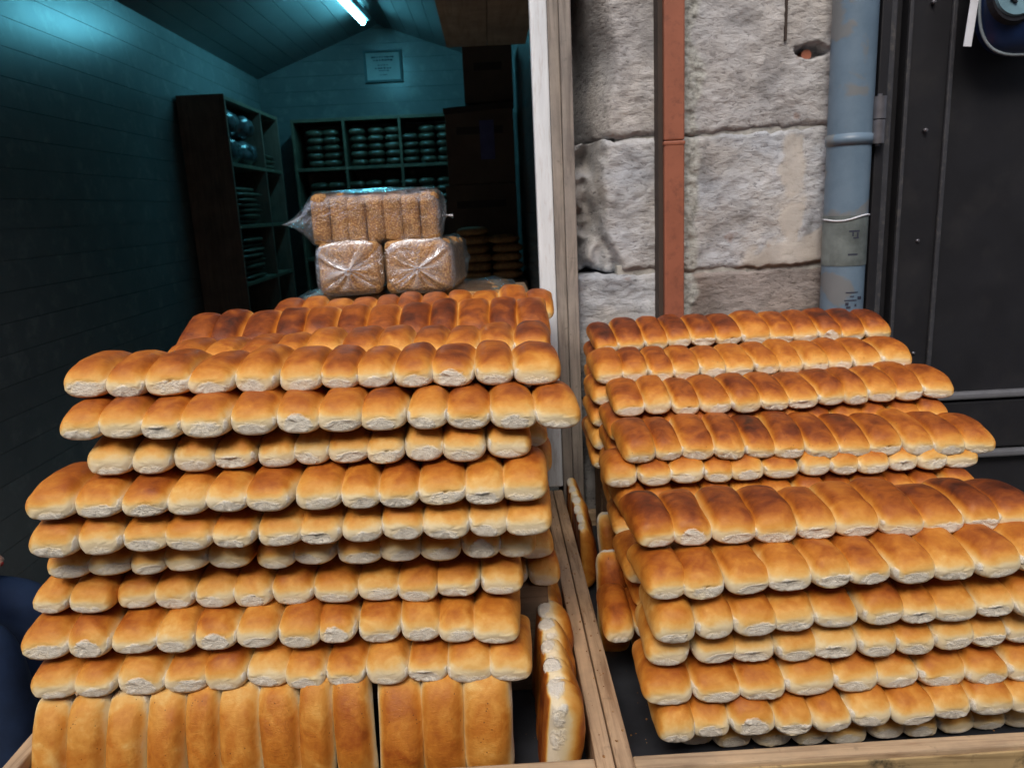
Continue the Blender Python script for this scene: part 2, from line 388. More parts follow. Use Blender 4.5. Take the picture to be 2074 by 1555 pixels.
plank_set(rw, lambda a, b, p: box('plank', XR-.0006*rnd.random(), XR+.011, 2.17, YB, a+.002, b, M['plank'], p, 0), .05, 2.8, .122)
cl = empty('ceiling', (0, 0, 0)); tag(cl, kind='structure')
def ceil_plank(x0, z0, x1, z1):
    t = .016; d = Vector((x1-x0, 0, z1-z0)); nrm = Vector((-d.z, 0, d.x)).normalized()*t; e = d.normalized()*.002
    bm = bmesh.new(); vs_ = []
    for y in (YF-.1, YB+.1):
        for q in (Vector((x0, 0, z0))+e, Vector((x1, 0, z1))-e, Vector((x1, 0, z1))-e+nrm, Vector((x0, 0, z0))+e+nrm): vs_.append(bm.verts.new((q.x, y, q.z)))
    f = [(0, 1, 2, 3), (7, 6, 5, 4), (0, 4, 5, 1), (1, 5, 6, 2), (2, 6, 7, 3), (3, 7, 4, 0)]
    for q in f: bm.faces.new([vs_[i] for i in q])
    bmesh.ops.recalc_face_normals(bm, faces=bm.faces)
    link('plank', mesh_of(bm, 'plank'), M['ceil'], cl)
def slope(xa, za, xb, zb, nn):
    for i in range(nn):
        u, v_ = i/nn, (i+1)/nn
        ceil_plank(xa+(xb-xa)*u, za+(zb-za)*u, xa+(xb-xa)*v_, za+(zb-za)*v_)
slope(XL-.02, ZL-.007, XRIDGE, ZRIDGE, 9); slope(XRIDGE, ZRIDGE, XR+.02, ZRR-.007, 9)
# roof slab above the ceiling so that no daylight comes through
box('roof', XL-.25, XR+.06, YF-.1, YB+.3, 3.32, 3.5, M['plaster'], cl, 0)

# fluorescent batten under the ridge
ta, tb = atY(735, 46, 6.5), atY(672, -20, 5.35)
fx = empty('ceiling_lamp', (ta+tb)/2); tag(fx, 'lit bare fluorescent tube on a batten under the shop ceiling', 'lamp')
cyl('tube', ta, tb, .019, M['tube'], fx, 14)
up = Vector((.035, 0, .038)); dl = (tb-ta).normalized()
cyl('batten', ta+up-dl*.04, tb+up+dl*.03, .026, M['white_trim'], fx, 10)
cyl('lamp_holder', ta-dl*.03, ta+dl*.005, .022, M['white_trim'], fx, 12)
cyl('lamp_holder', tb-dl*.005, tb+dl*.03, .022, M['white_trim'], fx, 12)
cyl('hanger', ta+up+dl*.1, ta+up+dl*.1+Vector((0, 0, .06)), .006, M['steel'], fx, 8)
cyl('hanger', tb+up-dl*.1, tb+up-dl*.1+Vector((0, 0, .2)), .006, M['steel'], fx, 8)

# framed notice on the back wall
s0, s1 = atY(738, 107, YB-.01), atY(814, 163, YB-.01)
sg = empty('framed_notice', ((s0.x+s1.x)/2, YB-.012, s1.z)); tag(sg, 'small framed notice with dark lines of writing on the back wall', 'sign')
box('paper', s0.x, s1.x, YB-.018, YB-.008, s1.z, s0.z, M['paper'], sg, 0)
for x0, x1, z0, z1 in ((s0.x-.012, s0.x+.008, s1.z-.012, s0.z+.012), (s1.x-.008, s1.x+.012, s1.z-.012, s0.z+.012), (s0.x+.008, s1.x-.008, s0.z-.008, s0.z+.012), (s0.x+.008, s1.x-.008, s1.z-.012, s1.z+.008)):
    box('frame', x0, x1, YB-.03, YB-.005, z0, z1, M['frame_teal'], sg, .002)
cxs, czs = (s0.x+s1.x)/2, (s0.z+s1.z)/2
for dz, wd, th in ((.075, .20, .014), (.05, .17, .016), (.01, .10, .012), (-.015, .15, .016), (-.035, .09, .010), (-.07, .07, .008)):
    k = int(wd/.022)
    for i in range(k):
        x = cxs-wd/2+(i+.15)*wd/k
        box('writing', x, x+wd/k*rnd.uniform(.55, .95), YB-.0205, YB-.0185, czs+dz-th/2*rnd.uniform(.5, 1), czs+dz+th/2*rnd.uniform(.4, 1), M['ink'], sg, 0)

def sub(child, par):
    child.location = child.location - par.location; child.parent = par
paper_ = [c for c in sg.children if c.name.startswith('paper')][0]
for c in list(sg.children):
    if c.name.startswith('writing'): sub(c, paper_)
# shelving: tall cabinet along the left wall and along the back wall
cb = empty('shelf_unit', (XL, 5.2, .03)); tag(cb, 'tall dark wooden shelf unit along the plank wall, its plain side towards the street', 'shelf')
YS = 6.80; XS = -1.635
box('side_panel', XL+.012, XS, 5.2, 5.225, .03, 2.33, M['dark_wood'], cb, .003)
box('side_panel', XL+.012, XS, YS-.35, YS-.33, .03, 2.33, M['dark_wood'], cb, .003)
box('side_panel', XL+.012, XS, 5.98, 6.0, .03, 2.31, M['dark_wood'], cb, .003)
for z in (2.31, 1.90, 1.50, 1.12, .7, .3): box('shelf_board', XL+.014, XS-.002, 5.227, YS-.36, z-.012, z+.012, M['shelf_wood'], cb, .002)
box('back_panel', XL+.004, XL+.013, 5.23, YS-.36, .05, 2.3, M['dark_wood'], cb, 0)
bs = empty('shelf_unit', (-.95, YS, .03)); tag(bs, 'wide wooden shelf unit across the back wall, filled with wrapped bread', 'shelf')
for x in (XS+.02, -1.19, -.72, .16): box('upright', x, x+.022, YS, YB-.02, .03, 2.34, M['shelf_wood'], bs, .003)
for z in (2.325, 1.93, 1.56, 1.18, .75, .3): box('shelf_board', XS+.043, .158, YS+.004, YB-.02, z-.013, z+.013, M['shelf_wood'], bs, .002)
box('back_panel', XS+.02, .18, YB-.018, YB-.008, .05, 2.3, M['dark_wood'], bs, 0)

def pack_mesh(seed, wx, dy, hz):
    r = random.Random(seed); bm = bmesh.new(); nu, nv = 14, 7; rings = []
    for j in range(nv):
        ph = -math.pi/2 + math.pi*j/(nv-1); ring = []
        for i in range(nu):
            th = 2*math.pi*i/nu; c, s = math.cos(th), math.sin(th)
            rr = abs(math.cos(ph))**.7
            x = wx/2*math.copysign(abs(c)**.5, c)*rr; y = dy/2*math.copysign(abs(s)**.5, s)*rr; z = hz/2+hz/2*math.copysign(abs(math.sin(ph))**.9, math.sin(ph))
            q = Vector((x, y, z)); k = 1+.2*fbm(q*26+Vector((seed*3.1, 0, 0)), 3)
            ring.append(bm.verts.new((x*k, y*k, z)))
        rings.append(ring)
    for j in range(nv-1):
        for i in range(nu): bm.faces.new((rings[j][i], rings[j][(i+1) % nu], rings[j+1][(i+1) % nu], rings[j+1][i]))
    bmesh.ops.remove_doubles(bm, verts=bm.verts, dist=1e-5)
    return mesh_of(bm, 'wrapped_pack', True)
pk = [pack_mesh(i, .145, .2, .066) for i in range(5)]
def pack_col(px, py_unused, z0, layers, Y, mats, lab, grp, dz=.062, x=None, meshes=pk):
    X = atY(px, 300, Y).x if x is None else x
    ww = ['bottom', 'second', 'third', 'fourth', 'fifth']
    for k in range(layers):
        o = link('bread_pack', meshes[rnd.randrange(len(meshes))], mats, None, (X+rnd.uniform(-.006, .006), Y+rnd.uniform(-.01, .01), z0+k*dz), (0, 0, rnd.uniform(-.15, .15)))
        tag(o, ('top' if k == layers-1 else ww[k])+' '+lab, 'bread', grp)
for me in pk: me.materials.append(M['pack'])
OW = ['first', 'second', 'third', 'fourth', 'fifth', 'sixth', 'seventh', 'eighth']
for i, px in enumerate((641, 674)): pack_col(px, 0, 1.944, 5, YS+.12, M['pack'], 'wrapped pack of the pile %s in the narrow upper bay' % ['by the tall shelf', 'by the divider'][i], 'packs in the narrow upper bay')
for i, px in enumerate((728, 764, 799, 834, 868, 902)): pack_col(px, 0, 1.944, 5 if i != 3 else 4, YS+.12, M['pack'], 'wrapped pack of the %s pile beyond the narrow bay, upper back shelf' % OW[i], 'packs in the wide upper bays')
for i, px in enumerate((641, 676, 720, 755, 790, 826, 862, 898)): pack_col(px, 0, 1.574, 4, YS+.12, M['pack'], 'wrapped pack of the %s pile from the tall shelf, second back board' % OW[i], 'packs on the second back board')
# left unit contents
clr = [pack_mesh(20+i, .26, .30, .18) for i in range(3)]
for me in clr: me.materials.append(M['pack2'])
for y in (5.45, 5.78):
    for k in range(2):
        o = link('bread_pack', clr[rnd.randrange(3)], M['pack2'], None, (-1.78, y, 1.914+k*.18), (0, 0, rnd.uniform(-.2, .2)))
        tag(o, '%s bulky clear plastic pack in the tall side shelf, %s' % (['lower', 'upper'][k], 'by its plain side' if y < 5.6 else 'by its middle divider'), 'bread', 'clear packs in the side shelf')
flat = [pack_mesh(30+i, .26, .5, .04) for i in range(3)]
for me in flat: me.materials.append(M['pack'])
for z0, k0, lab in ((1.514, 7, 'flat bread wrapped and stacked on the middle board of the side shelf'), (1.134, 8, 'flat bread wrapped and stacked on the lower board of the side shelf')):
    for k in range(k0):
        o = link('flat_bread', flat[rnd.randrange(3)], M['pack'], None, (-1.78+rnd.uniform(-.02, .02), 5.56+rnd.uniform(-.03, .03), z0+k*.036), (0, 0, rnd.uniform(-.05, .05)))
        tag(o, ('top' if k == k0-1 else OW[k] if k else 'bottom')+' '+lab, 'bread', lab.replace('flat bread wrapped and stacked', 'flat breads'))
for k in range(3):
    o = link('flat_bread', flat[k], M['pack'], None, (-1.79, 6.21, 1.914+k*.037), (0, 0, .05*k)); tag(o, ['bottom', 'middle', 'top'][k]+' flat bread in the short pile behind the clear packs of the side shelf', 'bread', 'short pile in the side shelf')

# loft box (plywood soffit) near the opening, and dark boxes on the right
lf = empty('loft_box', (.03, 2.8, 2.2)); tag(lf, 'plain plywood box fixed overhead inside the shop opening', 'loft box')
p0 = atZ(905, 97, 2.2); 
box('bottom_board', -.137, .03, 2.2, p0.y, 2.2, 2.22, M['ply'], lf, .002); box('bottom_board', .032, .19, 2.2, p0.y, 2.2, 2.22, M['ply'], lf, .002)
box('front_board', -.137, .19, 2.2, 2.22, 2.222, 2.7, M['ply'], lf, .002); box('side_board', -.137, -.117, 2.222, p0.y, 2.222, 2.7, M['ply'], lf, .002); box('end_board', -.115, .19, p0.y-.02, p0.y, 2.222, 2.7, M['ply'], lf, .002)
def carton(name, x0, x1, y0, y1, z0, z1, lab, patch=False, flap=True):
    e = empty(name, ((x0+x1)/2, (y0+y1)/2, z0)); tag(e, lab, 'box', 'cartons along the right wall')
    box('body', x0, x1, y0, y1, z0, z1, M['cardboard'], e, .004)
    if flap:
        f = box('flap', x0-.008, x1+.006, y0-.006, y1+.004, z1+.001, z1+.035, M['card2'], e, .003); f.rotation_euler = (R(2), R(-3.5), 0)
    bd = [c for c in e.children if c.name.startswith('body')][0]
    box('tape', x0+.06, x1-.06, y0-.002, y0-.0003, z1-.13, z1-.09, M['card2'], e, 0)
    sub(e.children[-1], bd)
    if patch: box('label', x0+.19, x0+.27, y0-.0045, y0-.0025, z0+.13, z0+.34, M['print_blue'], e, 0)
box('counter', -.55, .19, 4.1, 5.2, .03, 1.16, M['dark_wood'], None, .01)
tag(bpy.data.objects['counter'], 'dark wooden counter under the cartons by the right wall', 'counter')
carton('carton', -.235, .165, 4.5, 5.0, 1.162, 1.68, 'large brown carton standing on the counter', False, False)
carton('carton', -.215, .165, 4.5, 5.0, 1.682, 2.08, 'brown carton with a bluish label and a dark lid', True)
carton('carton', -.10, .175, 4.55, 4.95, 2.12, 2.42, 'small dark carton topmost on the carton pile', False, False)
loaf = [pack_mesh(40+i, .17, .17, .05) for i in range(3)]
for me in loaf: me.materials.append(M['bread_dim']) if 'bread_dim' in M else me.materials.append(M['rusk'])
for ci, X in enumerate((-.08, .085)):
    for k in range(6-ci):
        o = link('round_loaf', loaf[rnd.randrange(3)], None, None, (X+rnd.uniform(-.01, .01), 4.25, 1.163+k*.048)); tag(o, ('bottom' if k == 0 else OW[k])+' round flat loaf of the %s pile on the counter before the large carton' % ['taller', 'shorter'][ci], 'bread', 'loaves on the counter')

# ------------------------------------------------------------------ facade: post, stone wall, pipes, door
WY = 2.05
pst = empty('door_post', (.17, 2.0, 0)); tag(pst, 'bare wooden post with white painted inner trim beside the shop opening', 'post')
box('trim', .124, .166, 2.0, 2.035, .79, 2.9, M['white_trim'], pst, .004)
box('timber', .1665, .193, 1.995, 2.17, 0, 2.9, M['post'], pst, .003)
box('timber', .1935, .222, 1.985, 2.16, 0, 2.9, M['post'], pst, .003)

sw = empty('stone_wall', (.55, WY, 0)); tag(sw, 'old wall of rough pitted stone blocks between shop and metal door', 'wall')
box('core', .226, .985, WY+.37, WY+.5, 0, 2.6, M['mortar'], sw, 0)
def stone(x0, x1, z0, z1, mat, seed, yf=0., amp=.012, fn=None, res=.0055, skew=0., mfn=None):
    nx, nz = max(6, int((x1-x0)/res)), max(6, int((z1-z0)/res))
    cx, cz = (x0+x1)/2, (z0+z1)/2
    bm = bmesh.new(); g = []; lm = bm.verts.layers.float.new('smear'); lg = bm.verts.layers.float.new('fill')
    so_ = Vector((seed*7.3, seed*3.1, seed*1.7))
    for j in range(nz+1):
        row = []
        for i in range(nx+1):
            u, v_ = i/nx, j/nz; x, z = x0+(x1-x0)*u, z0+(z1-z0)*v_ + skew*(u-.5)
            e = min(u*(x1-x0), (1-u)*(x1-x0), v_*(z1-z0), (1-v_)*(z1-z0))
            q = Vector((x*1.0, 0, z*1.6))
            d = amp*.5*fbm(q*7+so_, 4) + amp*.28*fbm(q*38+so_, 3)
            d -= .010*(1-sstep(0, .010, e))
            if fn: d += fn(x, z)
            wob = .007*fbm(Vector((x*26, 3, z*26))+so_, 4)*(1-sstep(0, .03, e))
            ma, mb = mfn(x, z) if mfn else (0, 0)
            d = d*(1-.75*ma)+.0035*ma; d = d*(1-.4*mb)+mb*(.002+.006*fbm(Vector((x*60, 4, z*60)), 3))
            vv = bm.verts.new((x+wob-cx, -d, z+wob-cz)); vv[lm] = ma; vv[lg] = mb; row.append(vv)
        g.append(row)
    for j in range(nz):
        for i in range(nx): bm.faces.new((g[j][i], g[j][i+1], g[j+1][i+1], g[j+1][i]))
    rim = [g[0][i] for i in range(nx+1)] + [g[j][nx] for j in range(1, nz+1)] + [g[nz][i] for i in range(nx-1, -1, -1)] + [g[j][0] for j in range(nz-1, 0, -1)]
    bk = [bm.verts.new((v.co.x, .40, v.co.z)) for v in rim]
    for i in range(len(rim)):
        k = (i+1) % len(rim); bm.faces.new((rim[k], rim[i], bk[i], bk[k]))
    bm.faces.new(bk[::-1])
    bmesh.ops.recalc_face_normals(bm, faces=bm.faces)
    o = link('stone_block', mesh_of(bm, 'stone_block', True), mat, sw)
    o.location = Vector((cx, WY+yf, cz)) - sw.location
    return o
JZ1, JZ2 = 1.705, 1.36
for xa, xb in ((.335, .497), (.501, .985)):
    for zz in (JZ1, JZ2): box('mortar_joint', xa, xb, WY+.012, WY+.06, zz-.018, zz+.022, M['mortar'], sw, .002)
def m_fill(x, z): return 0., 1-sstep(-.008, .008, x-.548-.022*fbm(Vector((5, 0, z*10)), 3))
def m_smear(x, z):
    n_ = .022*fbm(Vector((x*14, 2, z*14)), 4); c_ = .800+.010*noise.noise(Vector((9, 0, z*8)))
    a_ = (1-sstep(.019, .028, abs(x-c_)+n_))*(1-sstep(1.685, 1.70, z+n_))
    b_ = (1-sstep(1.395, 1.412, z-.35*(x-.70)+1.6*n_))*sstep(.64, .68, x+2*n_)
    return max(0, min(1, max(a_, b_))), m_fill(x, z)[1]
def f_topleft(x, z):      # eroded hollow towards the post
    return -.26*(1-sstep(.235, .335, x + .035*noise.noise(Vector((3, 0, z*5)))))
def f_midleft(x, z):      # broken face, spalled away on the post side
    b = .31 + .03*noise.noise(Vector((1.3, 0, z*9))) - .18*(z-1.53)
    k = 1-sstep(b-.012, b+.012, x); k2 = 1-sstep(.26, .30, x+.05*noise.noise(Vector((7, x*8, z*11))))
    return -.040*k - .13*k2*(.35+1.1*abs(noise.noise(Vector((x*16, 5, z*13))))) + .035*k*noise.noise(Vector((x*26, 2, z*20)))
stone(.223, .497, JZ1+.004, 2.16, M['stone_a'], 1, 0, .010, f_topleft)
stone(.223, .497, JZ2+.005, JZ1-.002, M['stone_b'], 2, 0, .012, f_midleft)
stone(.223, .497, 1.02, JZ2-.002, M['stone_b'], 3, .004, .012)
def f_topright(x, z):     # old socket notch beside the downpipe
    k = max(0, 1-((x-.835)/.045)**2-((z-1.895)/.020)**2+.5*noise.noise(Vector((x*40, 1, z*40))))
    return -.05*sstep(0, .6, k)
stone(.501, .99, JZ1+.008, 2.16, M['stone_a'], 4, 0, .012, f_topright, skew=.012, mfn=m_fill)
stone(.501, .99, JZ2+.003, JZ1+.004, M['stone_b'], 5, .003, .012, skew=.012, mfn=m_smear)
stone(.501, .99, 1.02, JZ2-.004, M['stone_c'], 6, .006, .009, mfn=m_fill)
for i, (a, b) in enumerate(((.66, 1.015), (.32, .655), (0, .315))):
    stone(.223, .497, a, b, M['stone_b'], 8+i, .004, .012, None, .02); stone(.501, .99, a, b, M['stone_c'], 12+i, .004, .012, None, .02)
stone(.223, .60, 2.165, 2.6, M['stone_a'], 16, 0, .012, None, .02); stone(.605, .99, 2.165, 2.6, M['stone_a'], 17, 0, .012, None, .02)
# old socket hole with rusty plug, dark strip painting the shade of a saw cut
h0 = atY(1613, 108, WY)
cyl('socket_plug', (.828, WY+.018, 1.888), (.828, WY+.06, 1.888), .013, M['brown_metal'], sw, 14)
box('cut_shade_strip', atY(1590, 40, WY).x-.0025, atY(1590, 40, WY).x+.0025, WY-.010, WY+.03, 1.92, 2.16, M['card2'], sw, 0)

bt = empty('brown_conduit', (.47, 2.0, 0)); tag(bt, 'brown painted square metal conduit running up the stone wall', 'conduit')
box('tube', .446, .497, 1.985, 2.022, 0, 1.688, M['brown_metal'], bt, .004); box('tube', .446, .497, 1.985, 2.022, 1.690, 2.6, M['brown_metal'], bt, .004)
box('joint_ring', .4445, .4985, 1.9835, 2.0235, 1.678, 1.689, M['brown_metal'], bt, .003)
box('left_shade_strip', .434, .446, 2.0, 2.05, 0, 2.6, M['card2'], bt, .001)  # dark strip standing in for the conduit's shaded left side

dp = empty('downpipe', (.913, 1.99, 0)); tag(dp, 'scuffed blue grey plastic downpipe beside the metal door frame', 'pipe')
cyl('pipe', (.913, 1.99, 0), (.913, 1.99, 2.6), .053, M['pipe'], dp, 40)
cyl('socket_collar', (.913, 1.99, 1.655), (.913, 1.99, 1.685), .0565, M['pipe'], dp, 40, bev=.003)
cyl('tape_wrap', (.913, 1.99, 1.362), (.913, 1.99, 1.487), .0545, M['tape'], dp, 40)
tz = atY(1690, 440, 1.94).z
pts = [(.913+.0555*math.sin(a), 1.99-.0555*math.cos(a), tz-.004+.006*math.sin(a)+.003*math.sin(3*a)) for a in [R(-95)+i*R(190)/18 for i in range(19)]]
link('cord', tube_mesh('cord', pts, .0022, 6), M['strap'], dp).location = -dp.location
def curved_mark(z, a0, a1, th, r=.0537):
    bm = bmesh.new(); k = 6; ro = []
    for i in range(k+1):
        a = a0+(a1-a0)*i/k
        ro.append([bm.verts.new((r*math.sin(a), -r*math.cos(a), zz)) for zz in (z-th/2, z+th/2)])
    for i in range(k): bm.faces.new((ro[i][0], ro[i+1][0], ro[i+1][1], ro[i][1]))
    link('printed_mark', mesh_of(bm, 'mark'), M['ink'], dp, Vector((0, 0, 0)))
for py, a0, a1, th in ((594, -.25, .35, .003), (602, -.05, .15, .003), (610, -.3, .3, .003), (606, .35, .62, .008), (617, -.25, -.1, .008), (620, .2, .3, .006), (624, -.2, 0, .006)):
    curved_mark(atY(1690, py, 1.94).z, a0, a1, th)
for py, a0, a1, th in ((470, -.25, .25, .004), (476, -.1, -.03, .010), (478, .12, .2, .012), (484, -.05, .22, .003), (517, -.25, .2, .004)):
    curved_mark(atY(1690, py, 1.94).z, a0, a1, th, .0552)

dr = empty('metal_door', (1.3, 2.05, 0)); tag(dr, 'dark grey painted metal door with ribbed frame and barrel hinge', 'door')
box('jamb', .972, .996, 1.975, 2.14, 0, 2.55, M['door'], dr, .003)
M['rail_highlight'] = mat_simple('rail_highlight_paint', (.13, .135, .15), .35, .1, 20, .05)  # lighter paint puts the bright highlight lines into the rail colour
box('jamb_rib', .9965, 1.018, 1.990, 2.14, 0, 2.55, M['door_edge'], dr, .004)
box('jamb_back', 1.0185, 1.052, 2.035, 2.14, 0, 2.55, M['door'], dr, .002)
box('stile', 1.054, 1.172, 2.010, 2.07, .02, 2.5, M['door'], dr, .004)
box('stile_edge', 1.052, 1.062, 1.998, 2.0095, .02, 2.5, M['door_edge'], dr, .002)
box('stile_edge', 1.160, 1.172, 2.000, 2.0095, .02, 2.5, M['door_edge'], dr, .003)
box('panel', 1.1725, 2.1, 2.028, 2.06, .02, 2.5, M['door'], dr, .002)
for zz, hh in ((.985, .020), (.815, .020), (2.3, .02)):
    b_ = box('rail_moulding', 1.174, 2.1, 2.002, 2.0275, zz-hh/2, zz+hh/2, M['rail_highlight'], dr, .006)
box('lower_panel', 1.20, 2.1, 2.014, 2.0275, .83, .968, M['door'], dr, .006)
box('end_stile', 2.1, 2.2, 2.0, 2.14, 0, 2.55, M['door'], dr, .004); box('head', .972, 2.2, 2.0, 2.14, 2.5505, 2.6, M['door'], dr, .004)
hz0, hz1, hzm = atY(1772, 198, 1.98).z, atY(1772, 292, 1.98).z, atY(1772, 244, 1.98).z
hx = atY(1772, 245, 1.98).x
hg = cyl('hinge', (hx, 1.962, hz1), (hx, 1.962, hzm-.0012), .0165, M['steel'], dr, 20)
hg = cyl('hinge', (hx, 1.962, hzm+.0012), (hx, 1.962, hz0), .0175, M['steel'], dr, 20)
cyl('hinge_pin', (hx, 1.962, hz1-.006), (hx, 1.962, hz0+.006), .006, M['steel'], dr, 10)
for px, py, s in ((1876, 264, .005), (1862, 488, .0045), (1853, 716, .004), (1893, 4, .005)):
    q = atY(px, py, 2.0); cyl('rivet', (q.x, 2.012, q.z), (q.x, 2.004 if px < 1870 else 1.997, q.z), s, M['steel'], dr, 12, bev=.002)
for px, py in ((1827, 27), (1820, 62), (1819, 72), (1752, 118), (1754, 157), (1750, 196), (1746, 244)):
    q = atY(px, py, 1.975); box('paint_fleck', q.x-.004, q.x+.004, 2.0065 if px > 1800 else 1.9735, 2.0098 if px > 1800 else 1.9748, q.z-.004, q.z+.004, M['smear'], dr, 0)

# unseen walls of the shop's house above and beside, placed to block light
hs = empty('shop_house', (0, 2.2, 0)); tag(hs, 'unseen upper plastered house front above shop and door, blocking sky light', 'house')
box('opening_header', XL-.204, .2255, 2.18, 2.45, 2.33, 2.904, M['plaster'], hs, 0)  # unseen header, lowered to keep direct sky light out of the room
box('wall_upper', -7, 7, 2.08, 2.5, 2.905, 6.6, M['plaster'], hs, 0)
box('lintel', .226, 2.2, 2.06, 2.5, 2.605, 2.9, M['plaster'], hs, 0)
box('wall_side', 2.205, 7, 2.06, 2.5, 0, 2.9, M['plaster'], hs, 0)
box('wall_side', -7, XL-.205, 2.06, 2.5, 0, 2.9, M['plaster'], hs, 0)

# hanging blue bag on the door
bx = atY(2062, 40, 1.93)
hb = empty('hanging_bag', (1.44, 1.93, 1.93)); tag(hb, 'dark blue nylon bag with pale piping hung on the metal door', 'bag')
def bag_body():
    bm = bmesh.new(); nu, nv = 40, 20; rings = []
    for j in range(nv+1):
        ph = -math.pi/2+math.pi*j/nv; ring = []
        for i in range(nu):
            th = 2*math.pi*i/nu; c, s = math.cos(th), math.sin(th); rr = abs(math.cos(ph))**.6
            x = .128*math.copysign(abs(c)**.62, c)*rr; z = .17*math.copysign(abs(s)**.62, s)*rr; y = .055*math.sin(ph)
            k = .006*fbm(Vector((x, y, z))*16, 3)
            ring.append(bm.verts.new((x, y-k, z)))
        rings.append(ring)
    for j in range(nv):
        for i in range(nu): bm.faces.new((rings[j][i], rings[j][(i+1) % nu], rings[j+1][(i+1) % nu], rings[j+1][i]))
    bmesh.ops.remove_doubles(bm, verts=bm.verts, dist=1e-5); bmesh.ops.recalc_face_normals(bm, faces=bm.faces)
    return mesh_of(bm, 'body', True)
bcx, bcz = atY(2095, 0, 1.93).x, atY(2095, 0, 1.93).z + .05
hb.location = (bcx, 1.95, bcz)
link('body', bag_body(), M['bag_blue'], hb)
pts = []
for i in range(49):
    th = 2*math.pi*i/48; c, s = math.cos(th), math.sin(th)
    pts.append((.127*math.copysign(abs(c)**.62, c), -.012, .169*math.copysign(abs(s)**.62, s)))
link('piping', tube_mesh('piping', pts, .0038, 8), M['bag_trim'], hb)
pz = atY(2060, -20, 1.89)
def disc(name, c, rx, rz, y, t, mat):
    bm = bmesh.new(); bmesh.ops.create_cone(bm, cap_ends=True, segments=36, radius1=1, radius2=.9, depth=1, matrix=Matrix.Translation((c.x-bcx, y, c.z-bcz)) @ Matrix.Diagonal((rx, t, rz, 1)) @ Matrix.Rotation(R(90), 4, 'X'))
    return link(name, mesh_of(bm, name), mat, hb)
disc('patch_rim', pz, .066, .074, -.056, .012, M['bag_black']); pa = disc('patch', pz, .058, .060, -.062, .012, M['bag_teal'])
for dx, dz, w_, a in ((-.012, -.024, .018, .6), (.02, -.02, .016, -.4), (-.03, .0, .02, .9)):
    b_ = box('slot', pz.x+dx-w_/2, pz.x+dx+w_/2, 1.95-.0735, 1.95-.068, pz.z+dz-.003, pz.z+dz+.003, M['bag_black'], hb, .001); b_.rotation_euler = (0, a, 0)
q0, q1 = atY(1983, 0, 1.93), atY(1972, 95, 1.93)
st_ = box('strap', -.0095, .0095, -.0015, .0015, q1.z-bcz-.0, .21, M['strap'], None, .0006); st_.parent = hb
st_.location = (q0.x-bcx-.004, -.02, (q1.z-bcz+.21)/2); st_.rotation_euler = (0, R(5), 0)
cyl('hook', (bcx, 1.95, bcz+.16), (bcx, 2.03, bcz+.20), .006, M['steel'], hb, 8)

# ------------------------------------------------------------------ crates and table
ZR, ZFL = .782, .682         # rim height and floor height of the crates
YC0, YC1 = .925, 2.0
XD = .137                    # plane where the two crates meet
def crate(name, x0, x1, lab, inner_mat):
    e = empty(name, ((x0+x1)/2, (YC0+YC1)/2, .62)); tag(e, lab, 'crate', 'open wooden bread crates')
    box('floor_sheet', x0+.02, x1-.02, YC0+.02, YC1-.02, .655, ZFL, inner_mat, e, 0)
    t = .0265
    box('side_rail', x0+.001, x0+t, YC0-.012, YC1, .62, ZR, M['crate'], e, .003)
    box('side_rail', x1-t, x1-.001, YC0-.012, YC1, .62, ZR, M['crate'], e, .003)
    box('front_rail', x0+t+.0005, x1-t-.0005, YC0-.004, YC0+.022, .62, ZR-.004, M['crate_x'], e, .003)
    fr_r = e.children[-1]
    sub(box('front_lath', x0+t+.001, x1-t-.001, YC0-.0085, YC0-.0045, .62, ZR-.012, M['crate_face'], e, .001), fr_r)
    box('back_rail', x0+t+.0005, x1-t-.0005, YC1-.027, YC1-.001, .62, ZR-.06, M['crate_x'], e, .003)
    return e
XC0 = atZ(35, 1515, ZR).x
crate('bread_crate', XC0, XD, 'open wooden crate of bread in front of the shop opening', M['sheet'])
crate('bread_crate', XD, XD+1.02, 'open wooden crate of bread in front of the stone wall and metal door', M['sheet'])
tb_ = empty('trestle_table', (.2, 1.45, 0)); tag(tb_, 'low wooden trestle table under the bread crates', 'table')
box('table_top', XC0-.03, XD+1.05, YC0+.03, YC1-.01, .585, .619, M['table'], tb_, .003)
for x in (XC0+.05, XD, XD+.95):
    for y in (YC0+.1, YC1-.1): box('leg', x-.03, x+.03, y-.03, y+.03, 0, .584, M['table'], tb_, .003)

